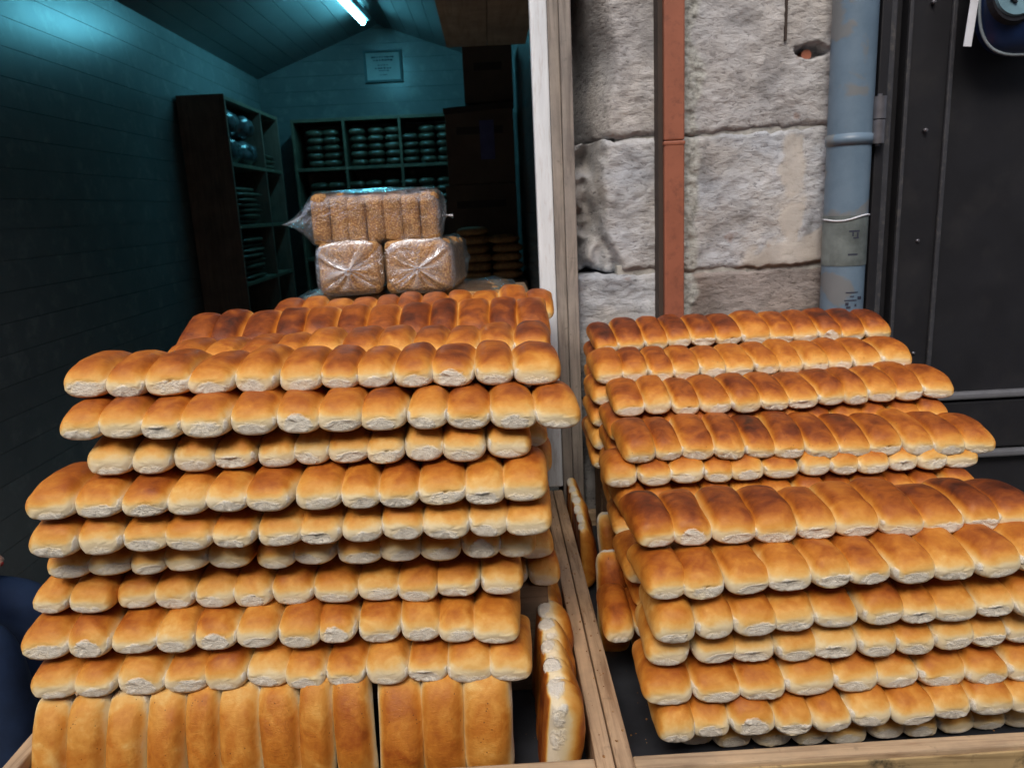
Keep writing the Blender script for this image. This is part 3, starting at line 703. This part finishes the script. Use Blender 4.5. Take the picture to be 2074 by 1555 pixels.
# ------------------------------------------------------------------ bread
W0, L0, H0 = .06, .15, .056
def roll_mesh(seed, lf, rf):
    r = random.Random(seed); NV, NU = 34, 44
    a, b, h = .0322, L0/2, H0; z0 = .345*h
    so_ = Vector((seed*11.3, seed*5.7, seed*2.9))
    pk1 = r.uniform(1.9, 2.5); bend = r.uniform(-.0022, .0022); spot = Vector((r.uniform(-.012, .012), r.uniform(-.035, .03), 0)); spa = r.choice((0, 0, 0, .06, .12, .2)); rtp = r.uniform(1.9, 2.3); nxt = r.uniform(2.7, 3.4); nzb = r.uniform(2.2, 3.0); shear = r.uniform(-.004, .004); asy = r.uniform(-.10, .10); cav = r.random() < .10; cvx, cvz, cvr = r.uniform(-.008, .008), r.uniform(.22, .42), r.uniform(.0025, .004)
    tf, tb2 = r.uniform(.6, 1.1), r.uniform(.6, 1.1)
    tox, toz, tw, th_ = r.uniform(-.007, .007), r.uniform(.08, .27), r.uniform(.018, .028), r.uniform(.17, .28)
    bm = bmesh.new(); la = bm.verts.layers.float.new('bake'); lt = bm.verts.layers.float.new('torn'); rings = []
    for j in range(NV+1):
        s = -1+2*j/NV; sg = math.copysign(1, s); ph = abs(s)*math.pi/2
        yt = math.sin(ph)**.52 if abs(s) > 1e-6 else 0.
        if abs(s) > .9999: yt = 1.
        rx = (1-yt**8)**(1/4.6); rt = (1-yt**pk1)**(1/rtp); rb = (1-yt**9)**(1/8)
        ring = []
        for i in range(NU):
            t = 2*math.pi*i/NU; c, sn = math.cos(t), math.sin(t)
            free = (c < 0 and lf) or (c > 0 and rf)
            if sn >= 0:
                nx, nz = (2.5, 2.2) if free else (nxt, 2.15)
                x = a*rx*math.copysign(abs(c)**(2/nx), c); z = z0+(h-z0)*rt*abs(sn)**(2/nz)
            else:
                nx, nz = (2.5, 2.6) if free else (2.6, nzb)
                x = a*rx*math.copysign(abs(c)**(2/nx), c); z = z0-z0*rb*abs(sn)**(2/nz)
            if free: x *= 1.03
            y = b*sg*yt
            p = Vector((x, y, z)); q = p*26+so_
            zt = z/h; sx = abs(x)/a
            n1 = noise.noise(q); n2 = noise.noise(p*70+so_); n3 = fbm(p*190+so_, 3)
            # torn crumb at both ends, roughly a lens low on the end face
            ex = ((x-tox)/tw)**2 + ((zt-toz)/th_)**2
            lens = 1-sstep(.35, 1.55, ex+.5*n2+.25*n3)
            endf = sstep(.86, .95, yt); torn = lens*endf*(tf if s < 0 else tb2)
            # contact (torn) flanks low on the sides, pale
            flank = 0 if free else sstep(.80, 1.0, sx)*(1-sstep(.45, .62, zt)) + 1.6*sstep(.72, .92, sx)*sstep(.80, .92, yt)*(1-sstep(.42, .60, zt))
            base = sstep(.12, .93, zt+.06*n1)**1.1
            bake = .05+.83*base + .10*(1-yt*yt)*base
            side = 0 if free else max(sstep(.74, .99, sx), .9*sstep(.58, .92, sx)*sstep(.78, .96, yt))
            bake *= 1-side*(.78-.22*base)
            if free:
                k = sstep(.45, .9, sx); bake = max(bake, k*(.44+.28*sstep(.15, .7, zt)))
            lowend = endf*(1-sstep(.16, .48, zt+.14*n1-.08*(1-sx))); bake = bake*(1-.80*lowend)+.05*lowend
            if yt > .8 and zt < .09: bake = max(bake, .42*(1-sstep(.03, .09, zt)))
            if sn < 0: bake = max(bake, 1.05*sstep(.55, .85, -sn)*sstep(1.0, .9, yt))
            g = math.exp(-(((x-spot.x)/.016)**2+((y-spot.y)/.028)**2)); bake += spa*g*base
            bake += .07*n1*base
            # shape noise
            z += (.0026*n1+.0012*n2)*sstep(.1, .5, zt)
            x += .0018*n1 + bend*(y/b)**2*(1 if zt > .2 else .5)
            y -= sg*torn*(.0024+.0036*n2+.0032*n3)
            y += sg*.0012*n3*endf*(1-sstep(.3, .6, zt))
            if endf > .3 and zt < .3: y += sg*.0012*n2
            x += shear*sstep(.2, 1, zt); z *= 1+asy*(y/b)*sstep(.3, .8, zt)
            if cav and s < 0 and yt > .9:
                kk = math.exp(-((x-cvx)/cvr)**2-((z-cvz*h)/cvr)**2); y += .007*kk; bake = max(bake, .75*kk) if kk > .2 else bake; torn *= 1-kk
            v = bm.verts.new((x, y, max(z, 0))); v[la] = max(0, min(1.15, bake)); v[lt] = min(1, torn+.75*flank*max(0, .6+n2))
            ring.append(v)
        rings.append(ring)
    for j in range(NV):
        for i in range(NU): bm.faces.new((rings[j][i], rings[j][(i+1) % NU], rings[j+1][(i+1) % NU], rings[j+1][i]))
    bmesh.ops.remove_doubles(bm, verts=bm.verts, dist=1e-6); bmesh.ops.recalc_face_normals(bm, faces=bm.faces)
    me = mesh_of(bm, 'roll', True); me.materials.append(M['bread']); return me
MID = [roll_mesh(i, 0, 0) for i in range(22)]
LEFT = [roll_mesh(50+i, 1, 0) for i in range(4)]; RIGHT = [roll_mesh(70+i, 0, 1) for i in range(4)]
def fill_slab(e, width, n, h, L, tone, speck, relief, seed, free=(1, 1), xs=1.015):
    r = random.Random(seed); pit = width/n; dz = 0; lastm = None
    edges = [0]; 
    for i in range(n): edges.append(edges[-1]+pit*r.uniform(.89, 1.11))
    k = width/edges[-1]; edges = [x*k for x in edges]; yw = 0.; sag = r.uniform(-.004, .005); bow = r.uniform(-.006, .010)
    for i in range(n):
        if i == 0 and free[0]: me = r.choice(LEFT)
        elif i == n-1 and free[1]: me = r.choice(RIGHT)
        else:
            me = r.choice([m_ for m_ in MID if m_ is not lastm])
        lastm = me; wd = edges[i+1]-edges[i]; yw = .7*yw+r.uniform(-.0042, .0042)
        o = bpy.data.objects.new('roll', me); COL.objects.link(o); o.parent = e
        u_ = (i+.5)/n*2-1
        o.location = ((edges[i]+edges[i+1])/2, L/2+yw+bow*u_*u_, sag*(1-u_*u_) if sag > 0 else 0)
        fl_ = -1 if r.random() < .5 else 1
        o.scale = (wd/W0*xs, L/L0*r.uniform(.97, 1.03)*fl_*(1 if True else 1), h/H0*r.uniform(.91, 1.07))
        if fl_ < 0: o.scale[0] = o.scale[0]; o.scale[1] = abs(o.scale[1])
        o.rotation_euler = (r.uniform(-.03, .03), r.uniform(-.045, .045), r.uniform(-.06, .06))
        o.color = (.5+tone+r.uniform(-.04, .04), speck, relief, 1)
    return e
SEED = [100]
def slab_px(xl, yl, xr, yr, z, n, lab, grp, h=.056, L=.15, tone=0., speck=0., relief=.5, pad=0., free=(1, 1), yaw=0., tilt=0.):
    """lying slab: pixels of its two lower front corners, z of the surface it lies on"""
    SEED[0] += 1
    P0, P1 = atZ(xl, yl, z), None
    P1 = atY(xr, yr, P0.y)
    d = P1-P0; d.y = 0
    e = empty('bread_batch', P0, (tilt, -math.atan2(d.z, d.x), yaw)); tag(e, lab, 'bread', grp)
    return fill_slab(e, d.length, n, h, L, tone, speck, relief, SEED[0], free)
def slab_at(x0, x1, Y, z, n, lab, grp, h=.056, L=.15, tone=0., speck=0., relief=.5, rot=(0, 0, 0), free=(1, 1)):
    SEED[0] += 1
    e = empty('bread_batch', (x0, Y, z), rot); tag(e, lab, 'bread', grp)
    return fill_slab(e, x1-x0, n, h, L, tone, speck, relief, SEED[0], free)

GA, GB, GC, GD = 'slabs of the tall front stack in the crate before the shop', 'slabs behind the tall stack in the crate before the shop', 'slabs of the front stack in the crate before the stone wall', 'slabs in the rear stacks before the stone wall'
TA = 'in the tall stack before the shop opening'
o_ = ['topmost', 'second', 'third', 'fourth', 'fifth', 'sixth', 'seventh', 'eighth', 'ninth']
LS = [ # xl yl xr yr z n tone
 (130, 812, 1130, 782, 1.303, 12, .03, 1), (108, 903, 1172, 872, 1.250, 12, -.03, 1), (178, 968, 1072, 930, 1.194, 11, -.12, 1),
 (45, 1063, 1110, 1020, 1.142, 12, -.10, 1), (58, 1136, 1118, 1085, 1.084, 12, -.10, 1)]
for i, (xl, yl, xr, yr, z, n, tn, k) in enumerate(LS):
    word = ('twelve' if n == 12 else 'eleven')
    slab_px(xl, yl, xr, yr, z, n, '%s slab of %s joined rolls %s' % (o_[i], word, TA), GA, .0565, .155, tn)
slab_px(92, 1180, 508, 1152, 1.030, 5, 'short slab of five rolls, sixth layer of the tall front stack', GA, .054, .15, 0., .0)
slab_px(518, 1160, 1085, 1140, 1.027, 7, 'slab of seven rolls, sixth layer of the tall front stack', GA, .056, .15, .02)
slab_px(70, 1252, 226, 1244, .972, 2, 'piece of two rolls, seventh layer of the tall front stack', GA, .055, .15, -.05)
slab_px(230, 1246, 1056, 1214, .969, 10, 'slab of ten rolls, seventh layer of the tall front stack', GA, .056, .15, -.06)
slab_px(45, 1343, 1052, 1303, .915, 12, 'eighth slab of twelve joined rolls ' + TA, GA, .0565, .155, -.10)
slab_px(58, 1426, 1076, 1380, .857, 12, 'ninth slab of twelve joined rolls, lying on the upright slabs', GA, .058, .155, -.10)
# slabs standing on edge with their crust to the street
def upright_front(xl, xr, n, Y, zb, lab, grp, L=.168, lean=15, tone=-.20, X=None, h=.06):
    SEED[0] += 1
    x0, x1 = (atY(xl, 1500, Y).x, atY(xr, 1500, Y).x) if X is None else X
    ry = random.Random(SEED[0]).uniform(-.03, .03)
    e = empty('bread_batch', (x0, Y, zb), (R(90-lean), ry, ry*.6)); tag(e, lab, 'bread', grp)
    # local z points to the street after the turn
    return fill_slab(e, x1-x0, n, h, L, tone, 1., .7, SEED[0], (0, 0), .965)
upright_front(74, 383, 4, 1.045, ZFL+.003, 'upright slab of four rolls, crust outward, at the crate corner under the tall stack', GA)
upright_front(389, 765, 5, 1.045, ZFL+.003, 'upright slab of five rolls, crust outward, under the middle of the tall stack', GA)
upright_front(773, 1042, 3, 1.045, ZFL+.003, 'upright slab of three rolls, crust outward, near the crate divider', GA)
# slab standing along the divider, flat bottom to the tall stack, crust to the divider
SEED[0] += 1
q0, q1 = atZ(1085, 1500, .80), atZ(1118, 1095, .86)
e = empty('bread_batch', (XD-.105, .968, ZFL+.003), (R(90), 0, R(90))); tag(e, 'slab of rolls on edge along the crate divider, flat brown bottom towards the tall stack', 'bread', GA)
fill_slab(e, .50, 8, .066, .178, -.06, 0, .4, SEED[0], (0, 1))
e.rotation_euler = (R(94), 0, R(90))

# stacks behind the tall one
def back_stack(x0, x1, Y, ztop, layers, n, lab, grp, dz=.051, tone=0., speck=0., relief=.6, L=.15, jit=.012, rot=(0, 0, 0)):
    rr = random.Random(int(Y*1000)); words = ['top', 'second', 'third', 'fourth', 'fifth', 'sixth', 'seventh', 'eighth', 'ninth']
    for k in range(layers):
        jx = 0 if k == 0 else rr.uniform(-jit, jit*.3)-.008
        slab_at(x0+jx, x1+jx, Y+(0 if k == 0 else rr.uniform(-.008, .008)), ztop-k*dz, n, '%s slab %s' % (words[k], lab), grp, .055, L, tone+rr.uniform(-.05, .05), speck, relief, rot)
back_stack(-.55, .092, 1.245, 1.300, 9, 11, 'of the stack right behind the tall front stack', GB, tone=.02, speck=.5, relief=.9)
back_stack(-.655, .112, 1.565, 1.262, 3, 12, 'of the tilted rear stack in the crate before the shop', GB, tone=.05, speck=.3, relief=1., rot=(R(25), 0, 0))
back_stack(-.525, .140, 1.775, 1.284, 4, 11, 'of the rearmost stack beside the bagged rusks', GB, tone=.06, speck=.3, relief=.9, rot=(R(12), 0, 0))
rs_ = empty('riser', (-.28, 1.6, ZFL)); tag(rs_, 'upturned wooden box lifting the rear bread stacks', 'box')
for (y0, y1, zt) in ((1.25, 1.40, .891), (1.58, 1.73, 1.150), (1.78, 1.94, 1.133)):
    box('board', -.60, .07, y0, y1, ZFL+.001, zt, M['table'], rs_, .003)

# right crate, front stack
RSs = [(1290, 1118, 2120, 1076, 1.020, 10, .12), (1312, 1232, 2150, 1162, .957, 10, -.08), (1330, 1312, 2140, 1250, .896, 10, -.06), (1322, 1362, 2130, 1306, .846, 10, -.14), (1312, 1437, 2150, 1390, .791, 9, -.02), (1338, 1510, 2140, 1446, .737, 10, -.10)]
for i, (xl, yl, xr, yr, z, n, tn) in enumerate(RSs):
    slab_px(xl, yl, xr, yr, z, n, '%s slab %s in the front stack before the stone wall' % (o_[i], ['with scorched dark tops', 'with smooth light crust', 'of rolls', 'of small rolls', 'of wide rolls', 'of pale rolls'][i]), GC, .0575, .15, tn, relief=.35)
slab_at(.26, .86, 1.055, ZFL+.002, 10, 'bottom slab of the front stack, on the dark crate floor before the stone wall', GC, .055, .15, 0)
# middle, lower stack and uprights
pA = atY(1225, 1295, 1.19)
slab_at(pA.x+.005, pA.x+.60, 1.20, .795, 10, 'slab jutting towards the divider behind the front stack before the stone wall', GD, .06, .15, 0)
slab_at(.208, .86, 1.22, .895, 10, 'slab of the low middle stack behind the scorched slab', GD, .055, .15, .05)
slab_at(.222, .86, 1.22, .845, 10, 'second slab of the low middle stack behind the scorched slab', GD, .055, .15, .05)
slab_at(.25, .86, 1.21, ZFL+.002, 10, 'bottom slab of the low middle stack', GD, .055, .15, .0); slab_at(.25, .86, 1.21, .738, 10, 'slab next to the floor in the low middle stack', GD, .055, .15, .0)
upright_front(0, 0, 2, 1.37, ZFL+.012, 'upright piece of two rolls by the divider in the crate before the stone wall', GD, .20, 6, .06, (.172, .292))
upright_front(0, 0, 10, 1.44, ZFL+.003, 'upright row of rolls, crust outward, under the speckled rear slabs before the stone wall', GD, .17, 4, .0, (.215, .84))
upright_front(0, 0, 10, 1.60, ZFL+.003, 'second upright row of rolls deeper in the crate before the stone wall', GD, .19, 4, .0, (.21, .84))
slab_px(1262, 940, 2018, 922, 1.049, 12, 'speckled slab of twelve rolls, top of the third stack from the crate front', GD, .056, .155, .04, 1., 1., tilt=R(7))
slab_px(1232, 995, 1990, 952, 1.000, 12, 'slab with pale roll ends under the speckled top slab', GD, .055, .15, .0)
for k in range(2): slab_at(.225-.006*k, .93, 1.40+.006*k, .949-.051*k, 12, ['third', 'fourth'][k]+' slab down in the speckled third stack', GD, .055, .15, .03)
SEED[0] += 1
e = empty('bread_batch', (.212, 1.42, ZFL+.003), (R(90), 0, R(90))); tag(e, 'slab of rolls on edge along the divider in the crate before the stone wall', 'bread', GD)
fill_slab(e, .34, 6, .045, .15, .10, .3, .6, SEED[0])
e.location = (.164, 1.60, ZFL+.003)
back_stack(.245, .968, 1.545, 1.104, 5, 12, 'of the fourth stack from the crate front before the stone wall', GD, tone=.06, speck=.5, relief=.9, rot=(R(7), 0, 0))
back_stack(.222, .942, 1.685, 1.146, 5, 12, 'of the fifth stack from the crate front before the stone wall', GD, tone=-.02, speck=1., relief=1., rot=(R(6), 0, 0))
back_stack(.240, .968, 1.835, 1.184, 6, 12, 'of the rearmost stack against the stone wall', GD, tone=.10, speck=.3, relief=1., rot=(R(11), 0, 0))
rs2 = empty('riser', (.6, 1.7, ZFL)); tag(rs2, 'upturned wooden box under the rear stacks before the stone wall', 'box')
for (y0, y1, zt) in ((1.64, 1.69, .898), (1.70, 1.83, .940), (1.85, 1.97, .927)): box('board', .25, .93, y0, y1, ZFL+.001, zt, M['table'], rs2, .003)

bm = bmesh.new(); rc = random.Random(5)
for _ in range(420):
    a_ = rc.random()
    if a_ < .55: q = Vector((rc.uniform(XD+.03, XD+.95), rc.uniform(YC0+.03, 1.3), ZFL))
    elif a_ < .8: q = Vector((rc.uniform(XC0+.03, XD-.03), rc.uniform(YC0+.03, 1.2), ZFL))
    else: q = Vector((XD+rc.uniform(-.024, .024), rc.uniform(YC0, 1.9), ZR))
    s_ = rc.uniform(.0006, .0022)
    bmesh.ops.create_icosphere(bm, subdivisions=1, radius=s_, matrix=Matrix.Translation(q+Vector((0, 0, s_*.6))) @ Matrix.Diagonal((1, rc.uniform(.6, 1.6), .7, 1)))
tag(link('crumbs', mesh_of(bm, 'crumbs', True), M['rusk']), 'scattered bread crumbs on the crate floors and divider', 'crumbs', kind='stuff')
# ------------------------------------------------------------------ bagged rusks
def rusk_mesh(seed, wx, dy, hz):
    r = random.Random(seed); bm = bmesh.new(); bm_box(bm, -wx/2, wx/2, -dy/2, dy/2, 0, hz, .016, 4)
    bmesh.ops.subdivide_edges(bm, edges=[e for e in bm.edges if e.calc_length() > .03], cuts=5, use_grid_fill=True)
    for v in bm.verts:
        k = fbm(v.co*40+Vector((seed, 0, 0)), 3); v.co += v.co.normalized()*.0022*k
    return mesh_of(bm, 'rusk', True)
def film_shell(w_, d_, h_, seed, front_gather=True, fin=None):
    """loose film round a loaf w x d x h, base at z=0, centred; the -y end gathered to a knot when asked"""
    bm = bmesh.new(); lp = bm.verts.layers.float.new('pleat'); NU = 72; rings = []
    def ring(y, sx, sz, e=4.2, cz=None, tw=0., pleat=0., amp=.002, zig=0., cx=0.):
        out = []
        for i in range(NU):
            th = 2*math.pi*i/NU; c, s = math.cos(th), math.sin(th)
            x = cx+w_/2*sx*math.copysign(abs(c)**(2/e), c); z = (h_/2 if cz is None else cz)+h_/2*sz*math.copysign(abs(s)**(2/e), s)
            q = Vector((x, y, z)); k = amp*fbm(q*26+Vector((seed*3, 0, 0)), 3)
            zz = zig*2.2*noise.noise(Vector((c*3.1, s*3.1, seed*5.5)))+zig*1.2*noise.noise(Vector((c*8, s*8, seed)))
            v = bm.verts.new((x*(1+k*8), y+zz, z+(k*3 if z > .01 else 0))); v[lp] = max(0, pleat*(.30+1.9*noise.noise(Vector((c*2.6, s*2.6, seed*4.1)))+.7*noise.noise(Vector((c*7, s*7, seed*2.3)))))
            out.append(v)
        return out
    yb, yf_ = d_/2, -d_/2
    if front_gather:
        ck = h_*.47
        spec = [(yf_-.034, .10, .10, 2, ck-.004, .9, 0), (yf_-.020, .035, .035, 2, ck, 1., 0), (yf_-.014, .10, .10, 2, ck, .95, .001), (yf_-.011, .24, .24, 2, ck, .7, .003), (yf_-.008, .45, .45, 2.4, ck, .42, .005), (yf_-.006, .68, .68, 3, ck, .22, .005), (yf_-.003, .86, .86, 3.4, None, .10, .003), (yf_+.006, .99, .99, 4, None, .03, .001)]
        for y, sx, sz, ee, cz, pl, zg in spec: rings.append(ring(y, sx, sz, ee, cz, 0, pl, .001, zg))
    else:
        rings.append(ring(yf_-.01, .9, .9, 4)); 
    for t in (.1, .25, .4, .55, .7, .85, .97): rings.append(ring(yf_+d_*t, 1.02, 1.02, 4.4, None, 0, 0, .003))
    # far end closes to a flat horizontal fin
    for dy, sz, sx, pl in ((.006, .95, 1.0, 0), (.02, .62, 1.0, .02), (.045, .25, 1.02, .06), (.07, .02, 1.04, .12)): rings.append(ring(yb+dy, sx, sz, 3, h_*.47, 0, pl, .002))
    for j in range(len(rings)-1):
        for i in range(NU): bm.faces.new((rings[j][i], rings[j][(i+1) % NU], rings[j+1][(i+1) % NU], rings[j+1][i]))
    return mesh_of(bm, 'film', True)
def rusk_bag(loc, rotz, lab, seed, w_=.172, d_=.31, h_=.136, n=7, tilt=0.):
    e = empty('rusk_bag', loc, (0, tilt, rotz)); tag(e, lab, 'bread bag', 'clear bags of sesame rusks')
    r = random.Random(seed); t = d_/n
    for i in range(n):
        me = rusk_mesh(seed*10+i, w_*r.uniform(.90, .96), t*1.02, h_*r.uniform(.88, .99))
        link('rusk', me, M['rusk'], e, (r.uniform(-.003, .003), -d_/2+t*(i+.5), .002), (r.uniform(-.05, .05), 0, r.uniform(-.03, .03)))
    link('film', film_shell(w_, d_, h_, seed), M['film'], e)
    return e
zB = 1.385-.03
b1 = atY(706, 601, 1.97); b2 = atY(863, 597, 1.97)
rusk_bag((b1.x, 2.125, b1.z+.001), R(3), 'clear bag of brown rusks, knot to the street, beside a twin with a side fin', 1)
rusk_bag((b2.x, 2.125, b2.z+.003), R(-5), 'clear bag of brown rusks, knot to the street, with a crumpled fin at its side', 2, .178)
tp = atY(765, 491, 2.05)
rusk_bag((tp.x+.002, 2.10, tp.z+.0), R(90), 'clear bag of brown rusks lying crosswise on the two knotted bags', 3, .18, .325, .133, 7, R(-3))
# bags of flat bread under them, only their edges show
for i, (x, lab) in enumerate(((-.36, 'film-wrapped tray pack under the knotted rusk bags, by the tall shelf'), (-.10, 'film-wrapped tray pack under the knotted rusk bags, by the post'))):
    e = empty('tray_pack', (x, 2.15, b1.z-.045)); tag(e, lab, 'bread bag')
    box('loaf', x-.15, x+.15, 2.0, 2.30, b1.z-.044, b1.z-.004, M['rusk'], e, .012); f_ = link('film', film_shell(.33, .33, .046, 9+i, False), M['film'], e, (0, 0, -.001))
box('rear_counter', -.50, .11, 2.005, 2.6, 0, b1.z-.046, M['table'], None, .004)
tag(bpy.data.objects['rear_counter'], 'dark wooden counter behind the crate carrying the bagged rusks', 'counter')

# ------------------------------------------------------------------ seated person at the crate's end
def person():
    K = {'pelvis': (-1.72, 1.82, .56), 'belly': (-1.72, 1.82, .74), 'chest': (-1.63, 1.82, .94), 'neckb': (-1.57, 1.82, 1.08), 'neck': (-1.54, 1.82, 1.15), 'head': (-1.50, 1.82, 1.235), 'crown': (-1.49, 1.82, 1.345),
         'hipR': (-1.68, 1.73, .55), 'thR': (-1.50, 1.71, .575), 'kneeR': (-1.27, 1.72, .575), 'shinR': (-1.255, 1.72, .33), 'ankR': (-1.275, 1.72, .10), 'toeR': (-1.12, 1.71, .055),
         'hipL': (-1.68, 1.91, .55), 'thL': (-1.50, 1.94, .57), 'kneeL': (-1.30, 1.95, .56), 'shinL': (-1.30, 1.95, .33), 'ankL': (-1.32, 1.95, .10), 'toeL': (-1.17, 1.96, .055),
         'shR': (-1.58, 1.66, 1.01), 'elR': (-1.315, 1.69, .735), 'wrR': (-1.47, 1.76, .90), 'paR': (-1.48, 1.775, .965),
         'shL': (-1.59, 1.98, 1.01), 'elL': (-1.70, 2.05, .80), 'wrL': (-1.53, 1.97, .71), 'paL': (-1.465, 1.955, .70)}
    E = [('pelvis', 'belly'), ('belly', 'chest'), ('chest', 'neckb'), ('neckb', 'neck'), ('neck', 'head'), ('head', 'crown')]
    for s in 'RL': E += [('pelvis', 'hip'+s), ('hip'+s, 'th'+s), ('th'+s, 'knee'+s), ('knee'+s, 'shin'+s), ('shin'+s, 'ank'+s), ('ank'+s, 'toe'+s), ('chest', 'sh'+s), ('sh'+s, 'el'+s), ('el'+s, 'wr'+s), ('wr'+s, 'pa'+s)]
    rad = {'pelvis': .15, 'belly': .14, 'chest': .15, 'neckb': .085, 'neck': .058, 'head': .094, 'crown': .084, 'hip': .105, 'th': .092, 'knee': .078, 'shin': .066, 'ank': .052, 'toe': .036, 'sh': .07, 'el': .053, 'wr': .037, 'pa': .034}
    for s, sg in (('R', -1), ('L', 1)):
        pa = Vector(K['pa'+s])
        for i, (dy, ln) in enumerate(((-.030, .066), (-.010, .076), (.010, .072), (.030, .058))):
            a, b, c = pa+Vector((.025, dy, .0)), pa+Vector((.025+ln*.55, dy*1.15, -.006)), pa+Vector((.025+ln, dy*1.2, -.034))
            for nm, q in (('fa', a), ('fb', b), ('fc', c)): K[nm+s+str(i)] = tuple(q); rad[nm+s+str(i)] = .0095
            E += [('pa'+s, 'fa'+s+str(i)), ('fa'+s+str(i), 'fb'+s+str(i)), ('fb'+s+str(i), 'fc'+s+str(i))]
        a, b = pa+Vector((-.005, -sg*.038, 0)), pa+Vector((.035, -sg*.056, -.012))
        K['ta'+s], K['tb'+s] = tuple(a), tuple(b); rad['ta'+s] = .0115; rad['tb'+s] = .0095; E += [('pa'+s, 'ta'+s), ('ta'+s, 'tb'+s)]
    names = list(K); idx = {k: i for i, k in enumerate(names)}
    me = bpy.data.meshes.new('person'); me.from_pydata([K[k] for k in names], [(idx[a], idx[b]) for a, b in E], [])
    o = bpy.data.objects.new('person_tmp', me); COL.objects.link(o)
    sk = o.modifiers.new('skin', 'SKIN'); sk.use_smooth_shade = True
    ss = o.modifiers.new('sub', 'SUBSURF'); ss.levels = 2; ss.render_levels = 2
    for i, k in enumerate(names):
        key = k if k in rad else k[:-1]; rv = rad[key]; me.skin_vertices[0].data[i].radius = (rv, rv)
    me.skin_vertices[0].data[idx['pelvis']].use_root = True
    dg = bpy.context.evaluated_depsgraph_get(); em = bpy.data.meshes.new_from_object(o.evaluated_get(dg))
    bpy.data.objects.remove(o)
    for m_ in ('denim', 'red', 'skin'): em.materials.append(M[m_])
    for p in em.polygons:
        c = p.center; p.use_smooth = True
        if c.z > 1.12: p.material_index = 2
        elif (c-Vector(K['paR'])).length < .09 or (c-Vector(K['paL'])).length < .10: p.material_index = 2
        elif c.z > .66 or (c.z > .60 and c.x < -1.6): p.material_index = 1
        elif c.z < .075: p.material_index = 0
        else: p.material_index = 0
    b = Vector((-1.6, 1.82, .03)); root = empty('person', b)
    tag(root, 'person in navy trousers and red top seated beside the crate of the shop', 'person')
    bo = link('body', em, None, root, -b)
    bm = bmesh.new(); bmesh.ops.create_icosphere(bm, subdivisions=3, radius=.108)
    for v in bm.verts:
        v.co.z *= 1.12; v.co += v.co.normalized()*.006*fbm(v.co*40, 3)
    for v in list(bm.verts):
        if v.co.x > .035 and v.co.z < .05 or v.co.z < -.07: bm.verts.remove(v)
    link('hair', mesh_of(bm, 'hair', True), M['hair'], root, Vector((-1.516, 1.82, 1.292))-b)
    for sg in (-1, 1):
        bm = bmesh.new(); bmesh.ops.create_uvsphere(bm, u_segments=10, v_segments=8, radius=.009); link('eye', mesh_of(bm, 'eye', True), M['ink'], root, Vector((-1.424, 1.82+sg*.030, 1.258))-b)
        bm = bmesh.new(); bmesh.ops.create_uvsphere(bm, u_segments=10, v_segments=8, radius=.026, matrix=Matrix.Diagonal((.6, .35, 1, 1))); link('ear', mesh_of(bm, 'ear', True), M['skin'], root, Vector((-1.50, 1.82+sg*.092, 1.245))-b)
        bm = bmesh.new(); bm_box(bm, -.09, .17, -.045, .045, 0, .055, .02, 3); link('shoe', mesh_of(bm, 'shoe', True), M['bag_black'], root, Vector((-1.275 if sg < 0 else -1.32, 1.715 if sg < 0 else 1.955, .03))-b)
    bm = bmesh.new(); bmesh.ops.create_cone(bm, cap_ends=True, segments=10, radius1=.017, radius2=.006, depth=.04); link('nose', mesh_of(bm, 'nose', True), M['skin'], root, Vector((-1.415, 1.82, 1.233))-b)
    box('mouth', -1.432, -1.420, 1.797, 1.843, 1.19, 1.198, M['red'], root, .002)
    st = empty('stool', (-1.72, 1.82, .03)); tag(st, 'plain wooden stool under the seated person', 'stool')
    cyl('seat', (-1.72, 1.82, .395), (-1.72, 1.82, .425), .17, M['table'], st, 24, bev=.005)
    for a in range(4):
        dx, dy = .13*math.cos(R(45+90*a)), .13*math.sin(R(45+90*a)); cyl('leg', (-1.72+dx*1.2, 1.82+dy*1.2, 0.0), (-1.72+dx, 1.82+dy, .396), .018, M['table'], st, 10)
person()
